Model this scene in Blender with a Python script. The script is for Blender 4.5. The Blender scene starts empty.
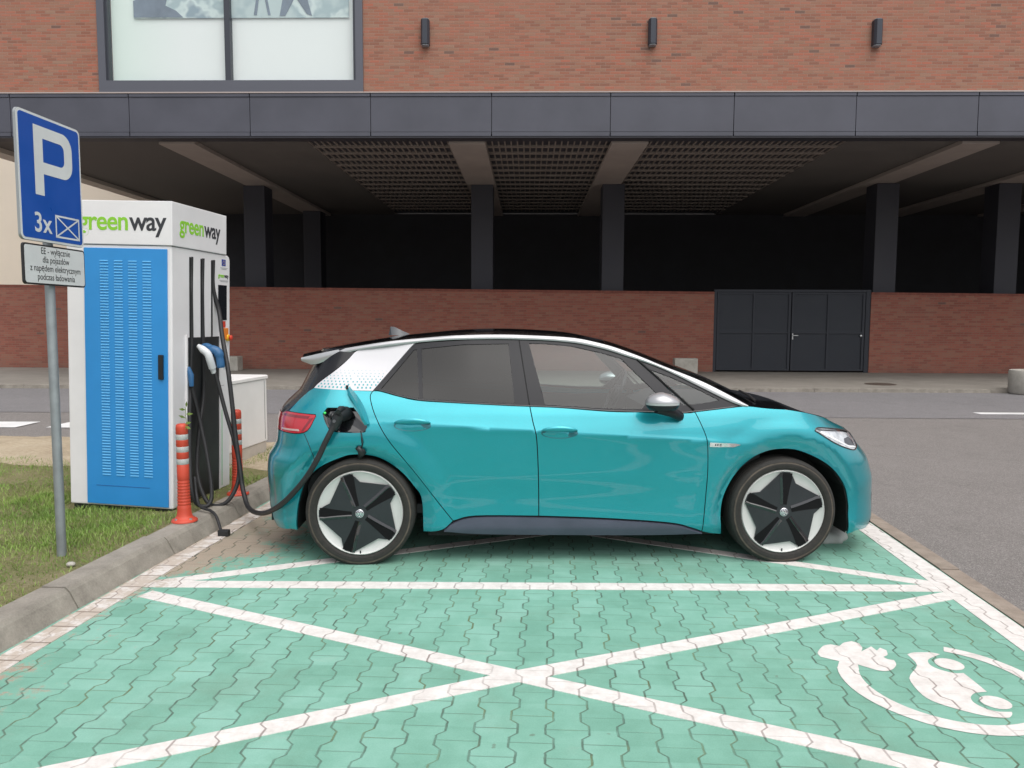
import bpy, bmesh, math, random
from math import sin, cos, pi, hypot, radians, sqrt, atan2, exp
from mathutils import Vector, Matrix
from mathutils.geometry import delaunay_2d_cdt

# ------------------------------------------------------------------ camera, light, exposure
scene = bpy.context.scene
col = scene.collection
cam_d = bpy.data.cameras.new("camera"); cam = bpy.data.objects.new("camera", cam_d); col.objects.link(cam)
R_, U_, F_ = Vector((0.99858562, 0.05298923, 0.00434823)), Vector((-0.00872851, 0.08271489, 0.99653503)), Vector((-0.05244596, 0.9951635, -0.08306041))
M = Matrix(((R_.x, U_.x, -F_.x, 0), (R_.y, U_.y, -F_.y, 0), (R_.z, U_.z, -F_.z, 1.6), (0, 0, 0, 1)))
cam.matrix_world = M
cam_d.sensor_width = 36; cam_d.lens = 27.07; cam_d.clip_end = 800; cam_d.clip_start = .05
scene.camera = cam
world = bpy.data.worlds.new("World"); scene.world = world; world.use_nodes = True
wn = world.node_tree; bg = wn.nodes['Background']
sky = wn.nodes.new('ShaderNodeTexSky'); sky.sky_type = 'NISHITA'; sky.sun_disc = False
SUN_EL, SUN_AZ = 62, 150            # azimuth clockwise from +Y: behind the camera, to its right
sky.sun_elevation = radians(SUN_EL); sky.sun_rotation = radians(SUN_AZ)
sky.dust_density = 4; sky.air_density = 1.2
hs = wn.nodes.new('ShaderNodeHueSaturation'); hs.inputs['Saturation'].default_value = .22
wn.links.new(sky.outputs[0], hs.inputs['Color']); wn.links.new(hs.outputs[0], bg.inputs['Color'])
bg.inputs['Strength'].default_value = .15
sd = bpy.data.lights.new("sun", 'SUN'); so = bpy.data.objects.new("sun", sd); col.objects.link(so)
sd.energy = 1.2; sd.angle = radians(75); sd.color = (1, .96, .90)
a = radians(SUN_AZ); e = radians(SUN_EL)
so.rotation_euler = Vector((sin(a)*cos(e), cos(a)*cos(e), sin(e))).to_track_quat('Z', 'Y').to_euler()
scene.view_settings.view_transform = 'Standard'; scene.view_settings.look = 'None'
scene.view_settings.exposure = 0.25; scene.view_settings.gamma = 1
scene.view_settings.use_curve_mapping = False
random.seed(7)

# ------------------------------------------------------------------ node helpers
class N:
    """tiny expression builder for shader nodes"""
    def __init__(s, nt, sock): s.nt = nt; s.s = sock
    def _m(s, op, *o, clamp=False):
        n = s.nt.nodes.new('ShaderNodeMath'); n.operation = op; n.use_clamp = clamp
        for i, v in enumerate((s,)+o):
            if isinstance(v, N): s.nt.links.new(v.s, n.inputs[i])
            else: n.inputs[i].default_value = v
        return N(s.nt, n.outputs[0])
    def __add__(s, o): return s._m('ADD', o)
    def __sub__(s, o): return s._m('SUBTRACT', o)
    def __mul__(s, o): return s._m('MULTIPLY', o)
    def __truediv__(s, o): return s._m('DIVIDE', o)
    __radd__ = __add__; __rmul__ = __mul__
    def rsub(s, o): return (s*-1)+o
    def floor(s): return s._m('FLOOR')
    def fract(s): return s._m('FRACT')
    def abs(s): return s._m('ABSOLUTE')
    def mod(s, o): return s._m('FLOORED_MODULO', o)
    def gt(s, o): return s._m('GREATER_THAN', o)
    def lt(s, o): return s._m('LESS_THAN', o)
    def mn(s, o): return s._m('MINIMUM', o)
    def mx(s, o): return s._m('MAXIMUM', o)
    def pw(s, o): return s._m('POWER', o)
    def smooth(s, a, b):
        n = s.nt.nodes.new('ShaderNodeMapRange'); n.interpolation_type = 'SMOOTHSTEP'
        s.nt.links.new(s.s, n.inputs[0]); n.inputs[1].default_value = a; n.inputs[2].default_value = b
        return N(s.nt, n.outputs[0])
    def lin(s, a, b, c=0., d=1.):
        n = s.nt.nodes.new('ShaderNodeMapRange')
        s.nt.links.new(s.s, n.inputs[0])
        for i, v in enumerate((a, b, c, d)): n.inputs[i+1].default_value = v
        return N(s.nt, n.outputs[0])

class Mat:
    def __init__(s, name, color=(.5,.5,.5), rough=.6, metal=0., spec=.5, coat=0., coat_r=.03):
        s.m = bpy.data.materials.new(name); s.m.use_nodes = True; s.nt = s.m.node_tree
        s.b = s.nt.nodes['Principled BSDF']
        s.b.inputs['Base Color'].default_value = (*color, 1); s.b.inputs['Roughness'].default_value = rough
        s.b.inputs['Metallic'].default_value = metal; s.b.inputs['Specular IOR Level'].default_value = spec
        s.b.inputs['Coat Weight'].default_value = coat; s.b.inputs['Coat Roughness'].default_value = coat_r
    def coord(s, kind='Object'):
        n = s.nt.nodes.new('ShaderNodeTexCoord'); return n.outputs[kind]
    def pos(s):
        n = s.nt.nodes.new('ShaderNodeNewGeometry'); return n.outputs['Position']
    def xyz(s, sock):
        n = s.nt.nodes.new('ShaderNodeSeparateXYZ'); s.nt.links.new(sock, n.inputs[0])
        return [N(s.nt, n.outputs[i]) for i in range(3)]
    def comb(s, x, y, z=0.):
        n = s.nt.nodes.new('ShaderNodeCombineXYZ')
        for i, v in enumerate((x, y, z)):
            if isinstance(v, N): s.nt.links.new(v.s, n.inputs[i])
            else: n.inputs[i].default_value = v
        return n.outputs[0]
    def noise(s, vec, scale, detail=4, rough=.55, dist=0.):
        n = s.nt.nodes.new('ShaderNodeTexNoise'); s.nt.links.new(vec, n.inputs['Vector'])
        n.inputs['Scale'].default_value = scale; n.inputs['Detail'].default_value = detail; n.inputs['Roughness'].default_value = rough
        n.inputs['Distortion'].default_value = dist
        return N(s.nt, n.outputs['Fac'])
    def white(s, vec):
        n = s.nt.nodes.new('ShaderNodeTexWhiteNoise'); s.nt.links.new(vec, n.inputs['Vector']); return N(s.nt, n.outputs['Value'])
    def ramp(s, f, stops, interp='LINEAR'):
        n = s.nt.nodes.new('ShaderNodeValToRGB'); s.nt.links.new(f.s, n.inputs[0]); cr = n.color_ramp; cr.interpolation = interp
        while len(cr.elements) < len(stops): cr.elements.new(.5)
        for el, (p, c) in zip(cr.elements, stops): el.position = p; el.color = (*c, 1)
        return n.outputs[0]
    def mix(s, f, a, b, mode='MIX'):
        n = s.nt.nodes.new('ShaderNodeMix'); n.data_type = 'RGBA'; n.blend_type = mode
        if isinstance(f, N): s.nt.links.new(f.s, n.inputs[0])
        else: n.inputs[0].default_value = f
        for i, v in ((6, a), (7, b)):
            if isinstance(v, tuple): n.inputs[i].default_value = (*v, 1)
            elif isinstance(v, N): s.nt.links.new(v.s, n.inputs[i])
            else: s.nt.links.new(v, n.inputs[i])
        return n.outputs[2]
    def color(s, sock): s.nt.links.new(sock, s.b.inputs['Base Color'])
    def rough(s, f): s.nt.links.new(f.s, s.b.inputs['Roughness'])
    def bump(s, h, strength=.5, dist=.01):
        n = s.nt.nodes.new('ShaderNodeBump'); s.nt.links.new(h.s, n.inputs['Height'])
        n.inputs['Strength'].default_value = strength; n.inputs['Distance'].default_value = dist
        s.nt.links.new(n.outputs[0], s.b.inputs['Normal']); return n

def simple(name, color, rough=.6, metal=0., var=.0, scale=8., bump=0., coat=0., spec=.5, bdist=.003):
    """plain material with optional blotchy variation and fine bump"""
    m = Mat(name, color, rough, metal, spec, coat)
    if var or bump:
        c = m.coord(); n = m.noise(c, scale, 6, .6)
        if var:
            lo = tuple(max(0, v*(1-var)) for v in color); hi = tuple(min(1, v*(1+var)) for v in color)
            m.color(m.ramp(n, [(.3, lo), (.7, hi)]))
            m.rough(n.lin(.3, .7, max(.02, rough-.08), min(1, rough+.08)))
        if bump: m.bump(m.noise(c, scale*14, 3, .6), bump, bdist)
    return m.m

# ------------------------------------------------------------------ object helpers
def link(o, parent=None):
    col.objects.link(o)
    if parent is not None: o.parent = parent
    return o
def mesh(name, verts, faces, mats, parent=None, smooth=False, midx=None, loc=None, rot=None):
    me = bpy.data.meshes.new(name); me.from_pydata([tuple(v) for v in verts], [], faces); me.validate(); me.update()
    if not isinstance(mats, (list, tuple)): mats = [mats]
    for m in mats: me.materials.append(m)
    if midx:
        for p, i in zip(me.polygons, midx): p.material_index = i
    if smooth:
        for p in me.polygons: p.use_smooth = True
    o = bpy.data.objects.new(name, me); link(o, parent)
    if loc is not None: o.location = loc
    if rot is not None: o.rotation_euler = rot
    return o
def tag(o, label=None, cat=None, group=None, kind=None):
    if label: o['label'] = label
    if cat: o['category'] = cat
    if group: o['group'] = group
    if kind: o['kind'] = kind
    return o
def empty(name, loc=(0,0,0), rot=(0,0,0), label=None, cat=None, group=None):
    o = bpy.data.objects.new(name, None); o.empty_display_size = .1; o.location = loc; o.rotation_euler = rot; link(o)
    return tag(o, label, cat, group)
class MB:
    """mesh collector"""
    def __init__(s): s.v = []; s.f = []; s.m = []
    def add(s, v, f, mi=0):
        o = len(s.v); s.v += [tuple(p) for p in v]; s.f += [tuple(i+o for i in q) for q in f]; s.m += [mi]*len(f); return s
    def box(s, x0, x1, y0, y1, z0, z1, mi=0, b=0.):
        if b <= 0:
            v = [(x,y,z) for z in (z0,z1) for y in (y0,y1) for x in (x0,x1)]
            return s.add(v, [(0,2,3,1),(4,5,7,6),(0,1,5,4),(2,6,7,3),(0,4,6,2),(1,3,7,5)], mi)
        bm = bmesh.new(); bmesh.ops.create_cube(bm, size=1)
        for q in bm.verts: q.co = Vector(((x0+x1)/2+q.co.x*(x1-x0), (y0+y1)/2+q.co.y*(y1-y0), (z0+z1)/2+q.co.z*(z1-z0)))
        bmesh.ops.bevel(bm, geom=bm.edges[:], offset=b, segments=2, affect='EDGES', profile=.6)
        bm.verts.index_update()
        s.add([q.co[:] for q in bm.verts], [tuple(q.index for q in f.verts) for f in bm.faces], mi); bm.free(); return s
    def prism(s, poly, y0, y1, mi=0, axis='y'):
        """extrude polygon in (x,z) from y0 to y1 (axis y) or polygon (x,y) along z, or polygon (y,z) along x"""
        n = len(poly)
        def P(p, t): return (p[0], t, p[1]) if axis == 'y' else ((p[0], p[1], t) if axis == 'z' else (t, p[0], p[1]))
        v = [P(p, y0) for p in poly]+[P(p, y1) for p in poly]
        f = [tuple(range(n)), tuple(range(2*n-1, n-1, -1))]+[(i, i+n, (i+1) % n+n, (i+1) % n) for i in range(n)]
        return s.add(v, f, mi)
    def lathe(s, prof, c=(0,0,0), axis='z', seg=32, mi=0, a0=0., cap=False):
        """profile [(r, h)] turned about an axis"""
        v = []
        for r, h in prof:
            for i in range(seg):
                t = a0+2*pi*i/seg
                p = (r*cos(t), r*sin(t), h) if axis == 'z' else ((r*cos(t), h, r*sin(t)) if axis == 'y' else (h, r*cos(t), r*sin(t)))
                v.append((p[0]+c[0], p[1]+c[1], p[2]+c[2]))
        f = []
        for k in range(len(prof)-1):
            for i in range(seg):
                j = (i+1) % seg; f.append((k*seg+i, k*seg+j, (k+1)*seg+j, (k+1)*seg+i))
        if cap and prof[0][0] > 1e-6: f.append(tuple(range(seg)))
        if cap and prof[-1][0] > 1e-6: f.append(tuple((len(prof)-1)*seg+i for i in range(seg-1, -1, -1)))
        return s.add(v, f, mi)
    def tube(s, pts, r, seg=10, mi=0, cap=True):
        pts = [Vector(p) for p in pts]; n = len(pts); v = []; up = None
        for i, p in enumerate(pts):
            t = (pts[min(i+1, n-1)]-pts[max(i-1, 0)]).normalized()
            if up is None: up = t.orthogonal().normalized()
            up = (up-t*up.dot(t)).normalized(); w = t.cross(up)
            rr = r[i] if isinstance(r, (list, tuple)) else r
            for k in range(seg):
                a = 2*pi*k/seg; v.append(p+up*(rr*cos(a))+w*(rr*sin(a)))
        f = [(i*seg+k, i*seg+(k+1) % seg, (i+1)*seg+(k+1) % seg, (i+1)*seg+k) for i in range(n-1) for k in range(seg)]
        if cap: f += [tuple(range(seg-1, -1, -1)), tuple((n-1)*seg+k for k in range(seg))]
        return s.add(v, f, mi)
    def build(s, name, mats, parent=None, smooth=False, **k):
        return mesh(name, s.v, s.f, mats, parent, smooth, s.m, **k)
def fixn(o):
    bm = bmesh.new(); bm.from_mesh(o.data); bmesh.ops.recalc_face_normals(bm, faces=bm.faces[:]); bm.to_mesh(o.data); bm.free(); return o
def autosmooth(o, ang=35):
    bm = bmesh.new(); bm.from_mesh(o.data); bmesh.ops.recalc_face_normals(bm, faces=bm.faces[:])
    for f in bm.faces: f.smooth = True
    for e_ in bm.edges:
        if len(e_.link_faces) == 2: e_.smooth = e_.calc_face_angle(0) < radians(ang)
    bm.to_mesh(o.data); bm.free(); return o
def spline(pts, n=8):
    """Catmull-Rom through 3D points"""
    P_ = [Vector(p) for p in pts]; P_ = [P_[0]*2-P_[1]]+P_+[P_[-1]*2-P_[-2]]; out = []
    for i in range(1, len(P_)-2):
        for k in range(n):
            t = k/n; a_, b_, c_, d_ = P_[i-1:i+3]
            out.append(.5*((2*b_)+(c_-a_)*t+(2*a_-5*b_+4*c_-d_)*t*t+(3*b_-a_-3*c_+d_)*t**3))
    out.append(P_[-2]); return out
def copy_tree(o, parent=None):
    c = o.copy(); col.objects.link(c); c.parent = parent
    for ch in list(o.children): copy_tree(ch, c)
    return c
def text_mesh(name, s, size, m, parent, M4, ext=.0008, off=0., align='CENTER', shear=0., sx=1., spacing=1.):
    cu = bpy.data.curves.new(name, 'FONT'); cu.body = s; cu.size = size; cu.extrude = ext; cu.offset = off
    cu.align_x = align; cu.align_y = 'CENTER'; cu.shear = shear; cu.resolution_u = 4; cu.space_character = spacing
    t = bpy.data.objects.new(name, cu); col.objects.link(t)
    dg = bpy.context.evaluated_depsgraph_get(); dg.update()
    me = bpy.data.meshes.new_from_object(t.evaluated_get(dg)); me.name = name
    bpy.data.objects.remove(t); bpy.data.curves.remove(cu)
    me.transform(M4 @ Matrix.Diagonal((sx, 1, 1, 1)))
    me.materials.clear(); me.materials.append(m)
    o = bpy.data.objects.new(name, me); link(o, parent); return o
def frame(o, xdir, ydir):
    x = Vector(xdir).normalized(); y = Vector(ydir).normalized(); z = x.cross(y)
    return Matrix(((x.x, y.x, z.x, o[0]), (x.y, y.y, z.y, o[1]), (x.z, y.z, z.z, o[2]), (0, 0, 0, 1)))
def inpoly(x, y, poly):
    c = False; j = len(poly)-1
    for i in range(len(poly)):
        xi, yi = poly[i]; xj, yj = poly[j]
        if (yi > y) != (yj > y) and x < (xj-xi)*(y-yi)/(yj-yi)+xi: c = not c
        j = i
    return c
# ------------------------------------------------------------------ materials of the setting
def joints(m, x, y, p=.1405, L=.2, A=.0150, hw=.0032):
    """interlocking I-shaped pavers: returns (joint mask 0..1, per block random)"""
    k = (x/p+.5).floor(); par = k.mod(2.)
    tri = ((y/L).fract()-.5).abs()*4-1
    trap = (tri*3.4).mn(1.).mx(-1.)
    s = x-k*p-(par*-2+1)*trap*A
    colid = k-s.lt(0.)
    wob = m.noise(m.comb(x, y), 26., 3)*.008-.004
    dv = (s+wob).abs()
    ce = colid.mod(2.)                       # 0 even, 1 odd
    t = (y/L)+(ce*-1+1)*.5
    row = (t+.5).floor()
    dh = (t-row).abs()*L
    v = dv.smooth(hw*2.0, hw*.7)
    h = dh.smooth(hw*1.3, hw*.5)
    rnd = m.white(m.comb(colid, row))
    return v, h, rnd
def mat_pavers():
    m = Mat('paver_green_paint', rough=.75); P_ = m.coord(); x, y, z = m.xyz(P_)
    v, h, rnd = joints(m, x, y)
    big = m.noise(P_, .9, 5, .6); mid = m.noise(P_, 5., 6, .65); fine = m.noise(P_, 160., 3, .7)
    base = m.ramp(mid+(rnd-.5)*.34+(big-.5)*.5, [(.22, (.125,.315,.24)), (.5, (.172,.395,.31)), (.8, (.235,.475,.395))])
    # worn paint, bare concrete and soil near the kerb and behind the car
    left = x.lin(-1.75, -2.5)
    dx = x+2.05; dy = y-5.45
    blob = ((dx*dx*1.6+dy*dy*.9)*-1+1).mx(0.)
    wear = (mid-.5)*1.9+(m.noise(P_, 28., 4, .7)-.5)*1.5+left.mx(0.)*1.05*(m.noise(P_, 2.2, 3))*1.6+blob*.80
    wearm = wear.smooth(.66, 1.02)
    bare = m.ramp(fine, [(.3, (.27,.195,.15)), (.7, (.46,.365,.29))])
    c = m.mix(wearm*.93, base, bare)
    chips = m.noise(P_, 60., 5, .75).smooth(.66, .74)
    c = m.mix(chips*.55, c, (.34,.40,.32))
    grime = m.noise(P_, 1.15, 6, .7).smooth(.50, .68); c = m.mix(grime*.30, c, (.13,.20,.14))
    scuf = m.noise(m.comb(x*.55, y*2.2), 4., 6, .75).smooth(.60, .72); c = m.mix(scuf*.30, c, (.36,.44,.38))
    spots = m.noise(P_, 11., 2, .5).smooth(.735, .77); c = m.mix(spots*.6, c, (.10,.11,.08))
    soft = m.noise(P_, 1.7, 3).smooth(.4, .7)
    jc = m.mix(m.noise(P_, 3.1, 3).smooth(.5, .62), (.045,.07,.05), (.10,.105,.02))
    jm = (v*(soft*.3+.7)*m.noise(P_, 7., 3, .7).lin(.35, .6, .45, 1.)).mx(h*(rnd.lin(0, 1, .12, .62)))
    c = m.mix((jm*1.15).mn(1.), c, jc)
    c = m.mix((wearm*-1+1)*.16, c, m.ramp(fine, [(.25, (.08,.2,.14)), (.75, (.5,.75,.6))]))
    m.color(c); m.rough(fine.lin(.3, .7, .6, .85))
    m.bump(fine*.14+rnd*.30-(v.mx(h*.55))*1.0, .55, .006); return m.m
def mat_linepaint():
    m = Mat('white_road_paint', rough=.7); P_ = m.coord(); x, y, z = m.xyz(P_)
    v, h, rnd = joints(m, x, y)
    n = m.noise(P_, 14., 6, .7); fine = m.noise(P_, 150., 3, .7)
    c = m.ramp(n, [(.3, (.60,.56,.53)), (.6, (.76,.725,.70))])
    left = x.lin(-2.0, -2.45)
    wear = (n+left.mx(0.)*.30*m.noise(P_, 4., 3)*2.+m.noise(P_, 45., 4, .8)*.3).smooth(.80, 1.0)
    c = m.mix(wear*.75, c, (.42,.34,.27))
    jm = (v*m.noise(P_, 2.3, 3).lin(.35, .65, .15, .75)).mx(h*(rnd*.30))
    c = m.mix(jm, c, (.16,.10,.085))
    kj = ((((y+m.noise(m.comb(0., (y/.2).floor()), 3., 0)*.1)/.2).fract()-.5).abs()).gt(.465)*x.lt(-2.30); c = m.mix(kj*.75, c, (.17,.13,.10))
    m.color(c); m.bump(fine*.15-(v.mx(h*.5))*.8, .5, .005); return m.m
def mat_asphalt(name, lo, hi, sp=120., spw=.4, bs=.6):
    m = Mat(name, rough=.85); P_ = m.coord()
    big = m.noise(P_, .35, 5, .65); mid = m.noise(P_, 3., 6, .7)
    vo = m.nt.nodes.new('ShaderNodeTexVoronoi'); m.nt.links.new(P_, vo.inputs['Vector']); vo.inputs['Scale'].default_value = sp
    g = N(m.nt, vo.outputs['Distance']); st = m.xyz(vo.outputs['Color'])[0]
    c = m.ramp(mid*.5+big*.5, [(.35, lo), (.65, hi)])
    c = m.mix(spw, c, m.ramp(st, [(.15, tuple(v*.35 for v in lo)), (.5, lo), (.75, hi), (.96, tuple(min(1, v*2.1) for v in hi))]))
    stain = m.noise(P_, .8, 5, .7).smooth(.56, .70); c = m.mix(stain*.22, c, tuple(v*.55 for v in lo)); pale = m.noise(P_, 13., 4, .8).smooth(.64, .75); c = m.mix(pale*.18, c, tuple(v*1.5 for v in hi))
    m.color(c); m.bump(g, bs, .006); return m.m
def mat_soil():
    m = Mat('soil', rough=.95); P_ = m.coord(); a_ = m.noise(P_, 1.3, 5, .6); b_ = m.noise(P_, 22., 6, .7)
    c = m.ramp(a_*.55+b_*.45, [(.3, (.27,.21,.145)), (.5, (.44,.36,.255)), (.7, (.56,.49,.37))])
    m.color(c); m.bump(b_, .8, .03); return m.m
def mat_turf():
    m = Mat('turf_soil', rough=.95); P_ = m.coord(); a_ = m.noise(P_, 3.3, 5, .6); b_ = m.noise(P_, 40., 6, .7)
    c = m.ramp(a_*.5+b_*.5, [(.3, (.12,.13,.045)), (.5, (.20,.19,.08)), (.72, (.34,.28,.18))])
    m.color(c); m.bump(b_, .9, .03); return m.m
def mat_concrete(name, lo, hi, sc=6., bs=.35):
    m = Mat(name, rough=.85); P_ = m.coord(); a_ = m.noise(P_, sc, 8, .65); b_ = m.noise(P_, sc*18, 4, .7)
    c = m.ramp(a_*.7+b_*.3, [(.32, lo), (.66, hi)]); m.color(c); m.bump(b_, bs, .004); return m.m
def mat_brick(name, pal, mortar, bw=.25, bh=.075, dark=.03, mw=.012, msoft=1.):
    m = Mat(name, rough=.85); P_ = m.coord(); x, y, z = m.xyz(P_)
    row = (z/bh).floor(); u = x/bw+row.mod(2.)*.5+m.white(m.comb(row, 7.))*.12
    cell = u.floor(); fx = (u.fract()-.5).abs()*bw; fz = ((z/bh).fract()-.5).abs()*bh
    r1 = m.white(m.comb(cell, row)); r2 = m.white(m.comb(cell, row, 3.3))
    mort = (fx.gt(bw/2-mw/2)).mx(fz.gt(bh/2-mw/2))
    patch = m.noise(P_, .55, 4)
    c = m.ramp(r1*.75+patch*.25, pal)
    c = m.mix(r2.lt(dark)*.75, c, (.09,.06,.055))
    streak = m.noise(m.comb(x*1.6, y, z*.25), 1.2, 4)
    c = m.mix(mort*msoft, c, mortar)
    c = m.mix(streak.lin(.35, .75, 0, .13), c, (.30,.22,.18)); low = z.lin(.45, 0.); c = m.mix(low.mx(0.)*m.noise(P_, 2.5, 4).lin(.3, .7, .1, .6), c, (.11,.075,.06))
    fine = m.noise(P_, 60., 4, .7)
    c = m.mix(.15, c, m.ramp(fine, [(.3, (.1,.05,.04)), (.7, (.55,.38,.3))]))
    m.color(c); m.bump((mort*-.7)+fine*.2+r1*.15, .6, .01); return m.m
PAV = mat_pavers(); LINE = mat_linepaint()
ASPH = mat_asphalt('asphalt_coarse', (.185,.170,.162), (.24,.222,.213), 170., .36)
ROADM = mat_asphalt('asphalt_road', (.17,.163,.168), (.215,.206,.212), 90., .2)
SOIL = mat_soil(); TURF = mat_turf()
KERBM = mat_concrete('kerb_concrete', (.17,.152,.13), (.36,.33,.285), 5.)
KERBR = mat_concrete('edging_concrete', (.20,.16,.13), (.36,.30,.25), 9.)
SIDEW = mat_concrete('sidewalk_concrete', (.19,.172,.15), (.27,.247,.217), 1.2)
BRICKU = mat_brick('brick_upper', [(.12, (.24,.092,.058)), (.33, (.34,.115,.068)), (.5, (.30,.15,.095)), (.68, (.41,.12,.072)), (.9, (.31,.18,.12))], (.30,.19,.14), .23, .066, .012, .011)
BRICKL = mat_brick('brick_lower', [(.12, (.23,.058,.038)), (.4, (.29,.072,.047)), (.62, (.32,.09,.058)), (.82, (.30,.115,.075))], (.23,.125,.095), .23, .068, .006)
FASC = simple('zinc_cladding', (.074,.077,.100), .5, .0, .16, .8, .05)
FASD = simple('zinc_dark', (.035,.035,.045), .6)
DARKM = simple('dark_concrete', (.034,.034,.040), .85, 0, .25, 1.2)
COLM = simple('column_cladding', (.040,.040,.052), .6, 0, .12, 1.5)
BEAMM = simple('beam_concrete', (.37,.315,.285), .8, 0, .1, 1.5)
CREAM = simple('cream_render', (.74,.66,.55), .9, 0, .04, .6)
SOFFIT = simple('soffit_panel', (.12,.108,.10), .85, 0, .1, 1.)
GRIDM = simple('soffit_grille', (.25,.21,.185), .7)

# ------------------------------------------------------------------ ground, roads, verge
def sheet(name, poly, z, m, step=None):
    v = [(x, y, z) for x, y in poly]; return mesh(name, v, [tuple(range(len(v)))], m)
tag(sheet('ground', [(-150,-120),(150,-120),(150,150),(-150,150)], -.012, ASPH), 'grey coarse asphalt ground reaching out past the parking bay', kind='structure')
tag(sheet('road', [(-120,9.2),(9.5,13.2),(60,14.9),(60,19.6),(11,17.95),(-13.5,16.8),(-120,12.2)], -.006, ROADM), 'smoother grey asphalt street between the verge and the far sidewalk', kind='structure')
def lerp(p, q, t): return (p[0]+(q[0]-p[0])*t, p[1]+(q[1]-p[1])*t)
def KX(y): return -2.672+(y-3.5)*.042     # outer (bay side) top edge of the left kerb
# parking surface
tag(sheet('parking_pavement', [(KX(-6)+.02,-6),(2.487-10.06*.03-.006,-6),(2.487+4.54*.03-.006,8.6),(KX(8.6)+.02,8.6)], 0., PAV), 'green painted interlocking paving stones of the charging bays', kind='structure')
# far sidewalk with its kerb, in the building's own direction
tag(fixn(MB().prism([(-60,14.8),(-60,40),(60,40),(60,20.3),(11,17.98),(-13.5,16.83)], -.1, .07, axis='z').build('sidewalk', SIDEW)), 'grey brown concrete sidewalk in front of the brick wall', kind='structure')
mb = MB(); A0 = Vector((-60, 14.68)); A1 = Vector((60, 20.2)); nn = int((A1-A0).length/1.0); dr = (A1-A0).normalized(); nr = Vector((-dr.y, dr.x))
for i in range(nn):
    p = A0+dr*(i*1.0+.004); q = A0+dr*(i*1.0+.996)
    mb.prism([(p.x,p.y),(q.x,q.y),((q+nr*.14).x,(q+nr*.14).y),((p+nr*.14).x,(p+nr*.14).y)], -.1, .075+random.uniform(-.003,.003), axis='z')
tag(fixn(mb.build('kerb', KERBM)), 'low grey kerb along the far sidewalk', kind='structure')
# near kerb: separate stones with tiny misalignments
mb = MB(); y = -3.0; i = 0
while y < 8.7:
    y1 = min(y+1.0, 8.7); j = random.uniform(-.004, .004); g = .005
    ya, yb = y+g, y1-g
    po = [(KX(ya)+j, ya), (KX(yb)+j, yb), (KX(yb)-.155+j, yb), (KX(ya)-.155+j, ya)]
    n0 = len(mb.v); h = .118+random.uniform(-.004, .004)
    lower = [(p[0]+(.08 if k < 2 else 0), p[1], -.05) for k, p in enumerate(po)]
    mid = [(p[0]+(.006 if k < 2 else 0), p[1], h-.025) for k, p in enumerate(po)]
    top = [(p[0]+(-.018 if k < 2 else 0), p[1], h) for k, p in enumerate(po)]
    mb.add(lower+mid+top, [(0,1,5,4),(1,2,6,5),(2,3,7,6),(3,0,4,7),(4,5,9,8),(5,6,10,9),(6,7,11,10),(7,4,8,11),(8,9,10,11)])
    y = y1; i += 1
tag(fixn(mb.build('kerb', KERBM)), 'raised weathered concrete kerb between the grass and the green bay', kind='structure')
# flush edging between bay and asphalt on the right
mb = MB(); y = -4.
def RX(y): return 2.487+(y-4.06)*.03
while y < 8.6:
    ya, yb = y+.004, y+.996
    mb.prism([(RX(ya),ya),(RX(ya)+.12,ya),(RX(yb)+.12,yb),(RX(yb),yb)], -.05, .006+random.uniform(-.002,.003), axis='z'); y += 1.
tag(fixn(mb.build('kerb', KERBR)), 'narrow flush brown concrete edging beside the right white line', kind='structure')
# verge: turf near, sandy soil beyond
def vy(i, n, a_, b_): return a_+(b_-a_)*i/n
def relief(x, y): return .014*sin(x*3.1+y*1.7)+.010*sin(x*7.3-y*5.1)+.006*sin(x*17+y*13)
def verge(name, y0, y1, x0, m, label, nx=80, ny=60, drop=0.):
    v = []; f = []
    for j in range(ny+1):
        yy = vy(j, ny, y0, y1)
        for i_ in range(nx+1):
            xr = KX(yy)-.153; t = i_/nx; xx = xr+(x0-xr)*t
            edge = min(1, (xr-xx)/.12)
            v.append((xx, yy, .075+edge*.02+relief(xx, yy)*edge-drop*max(0, min(1, (yy-9.0)/.9))))
    for j in range(ny):
        for i_ in range(nx): a_ = j*(nx+1)+i_; f.append((a_, a_+1, a_+nx+2, a_+nx+1))
    o = mesh(name, v, f, m, None, True); return tag(fixn(o), label, kind='structure')
verge('grass_verge', -2.5, 7.5, -9., TURF, 'earth under the grass left of the kerb')
verge('dirt_verge', 7.5, 9.95, -14., SOIL, 'bare sandy soil strip between the grass and the street', drop=.10)
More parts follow.
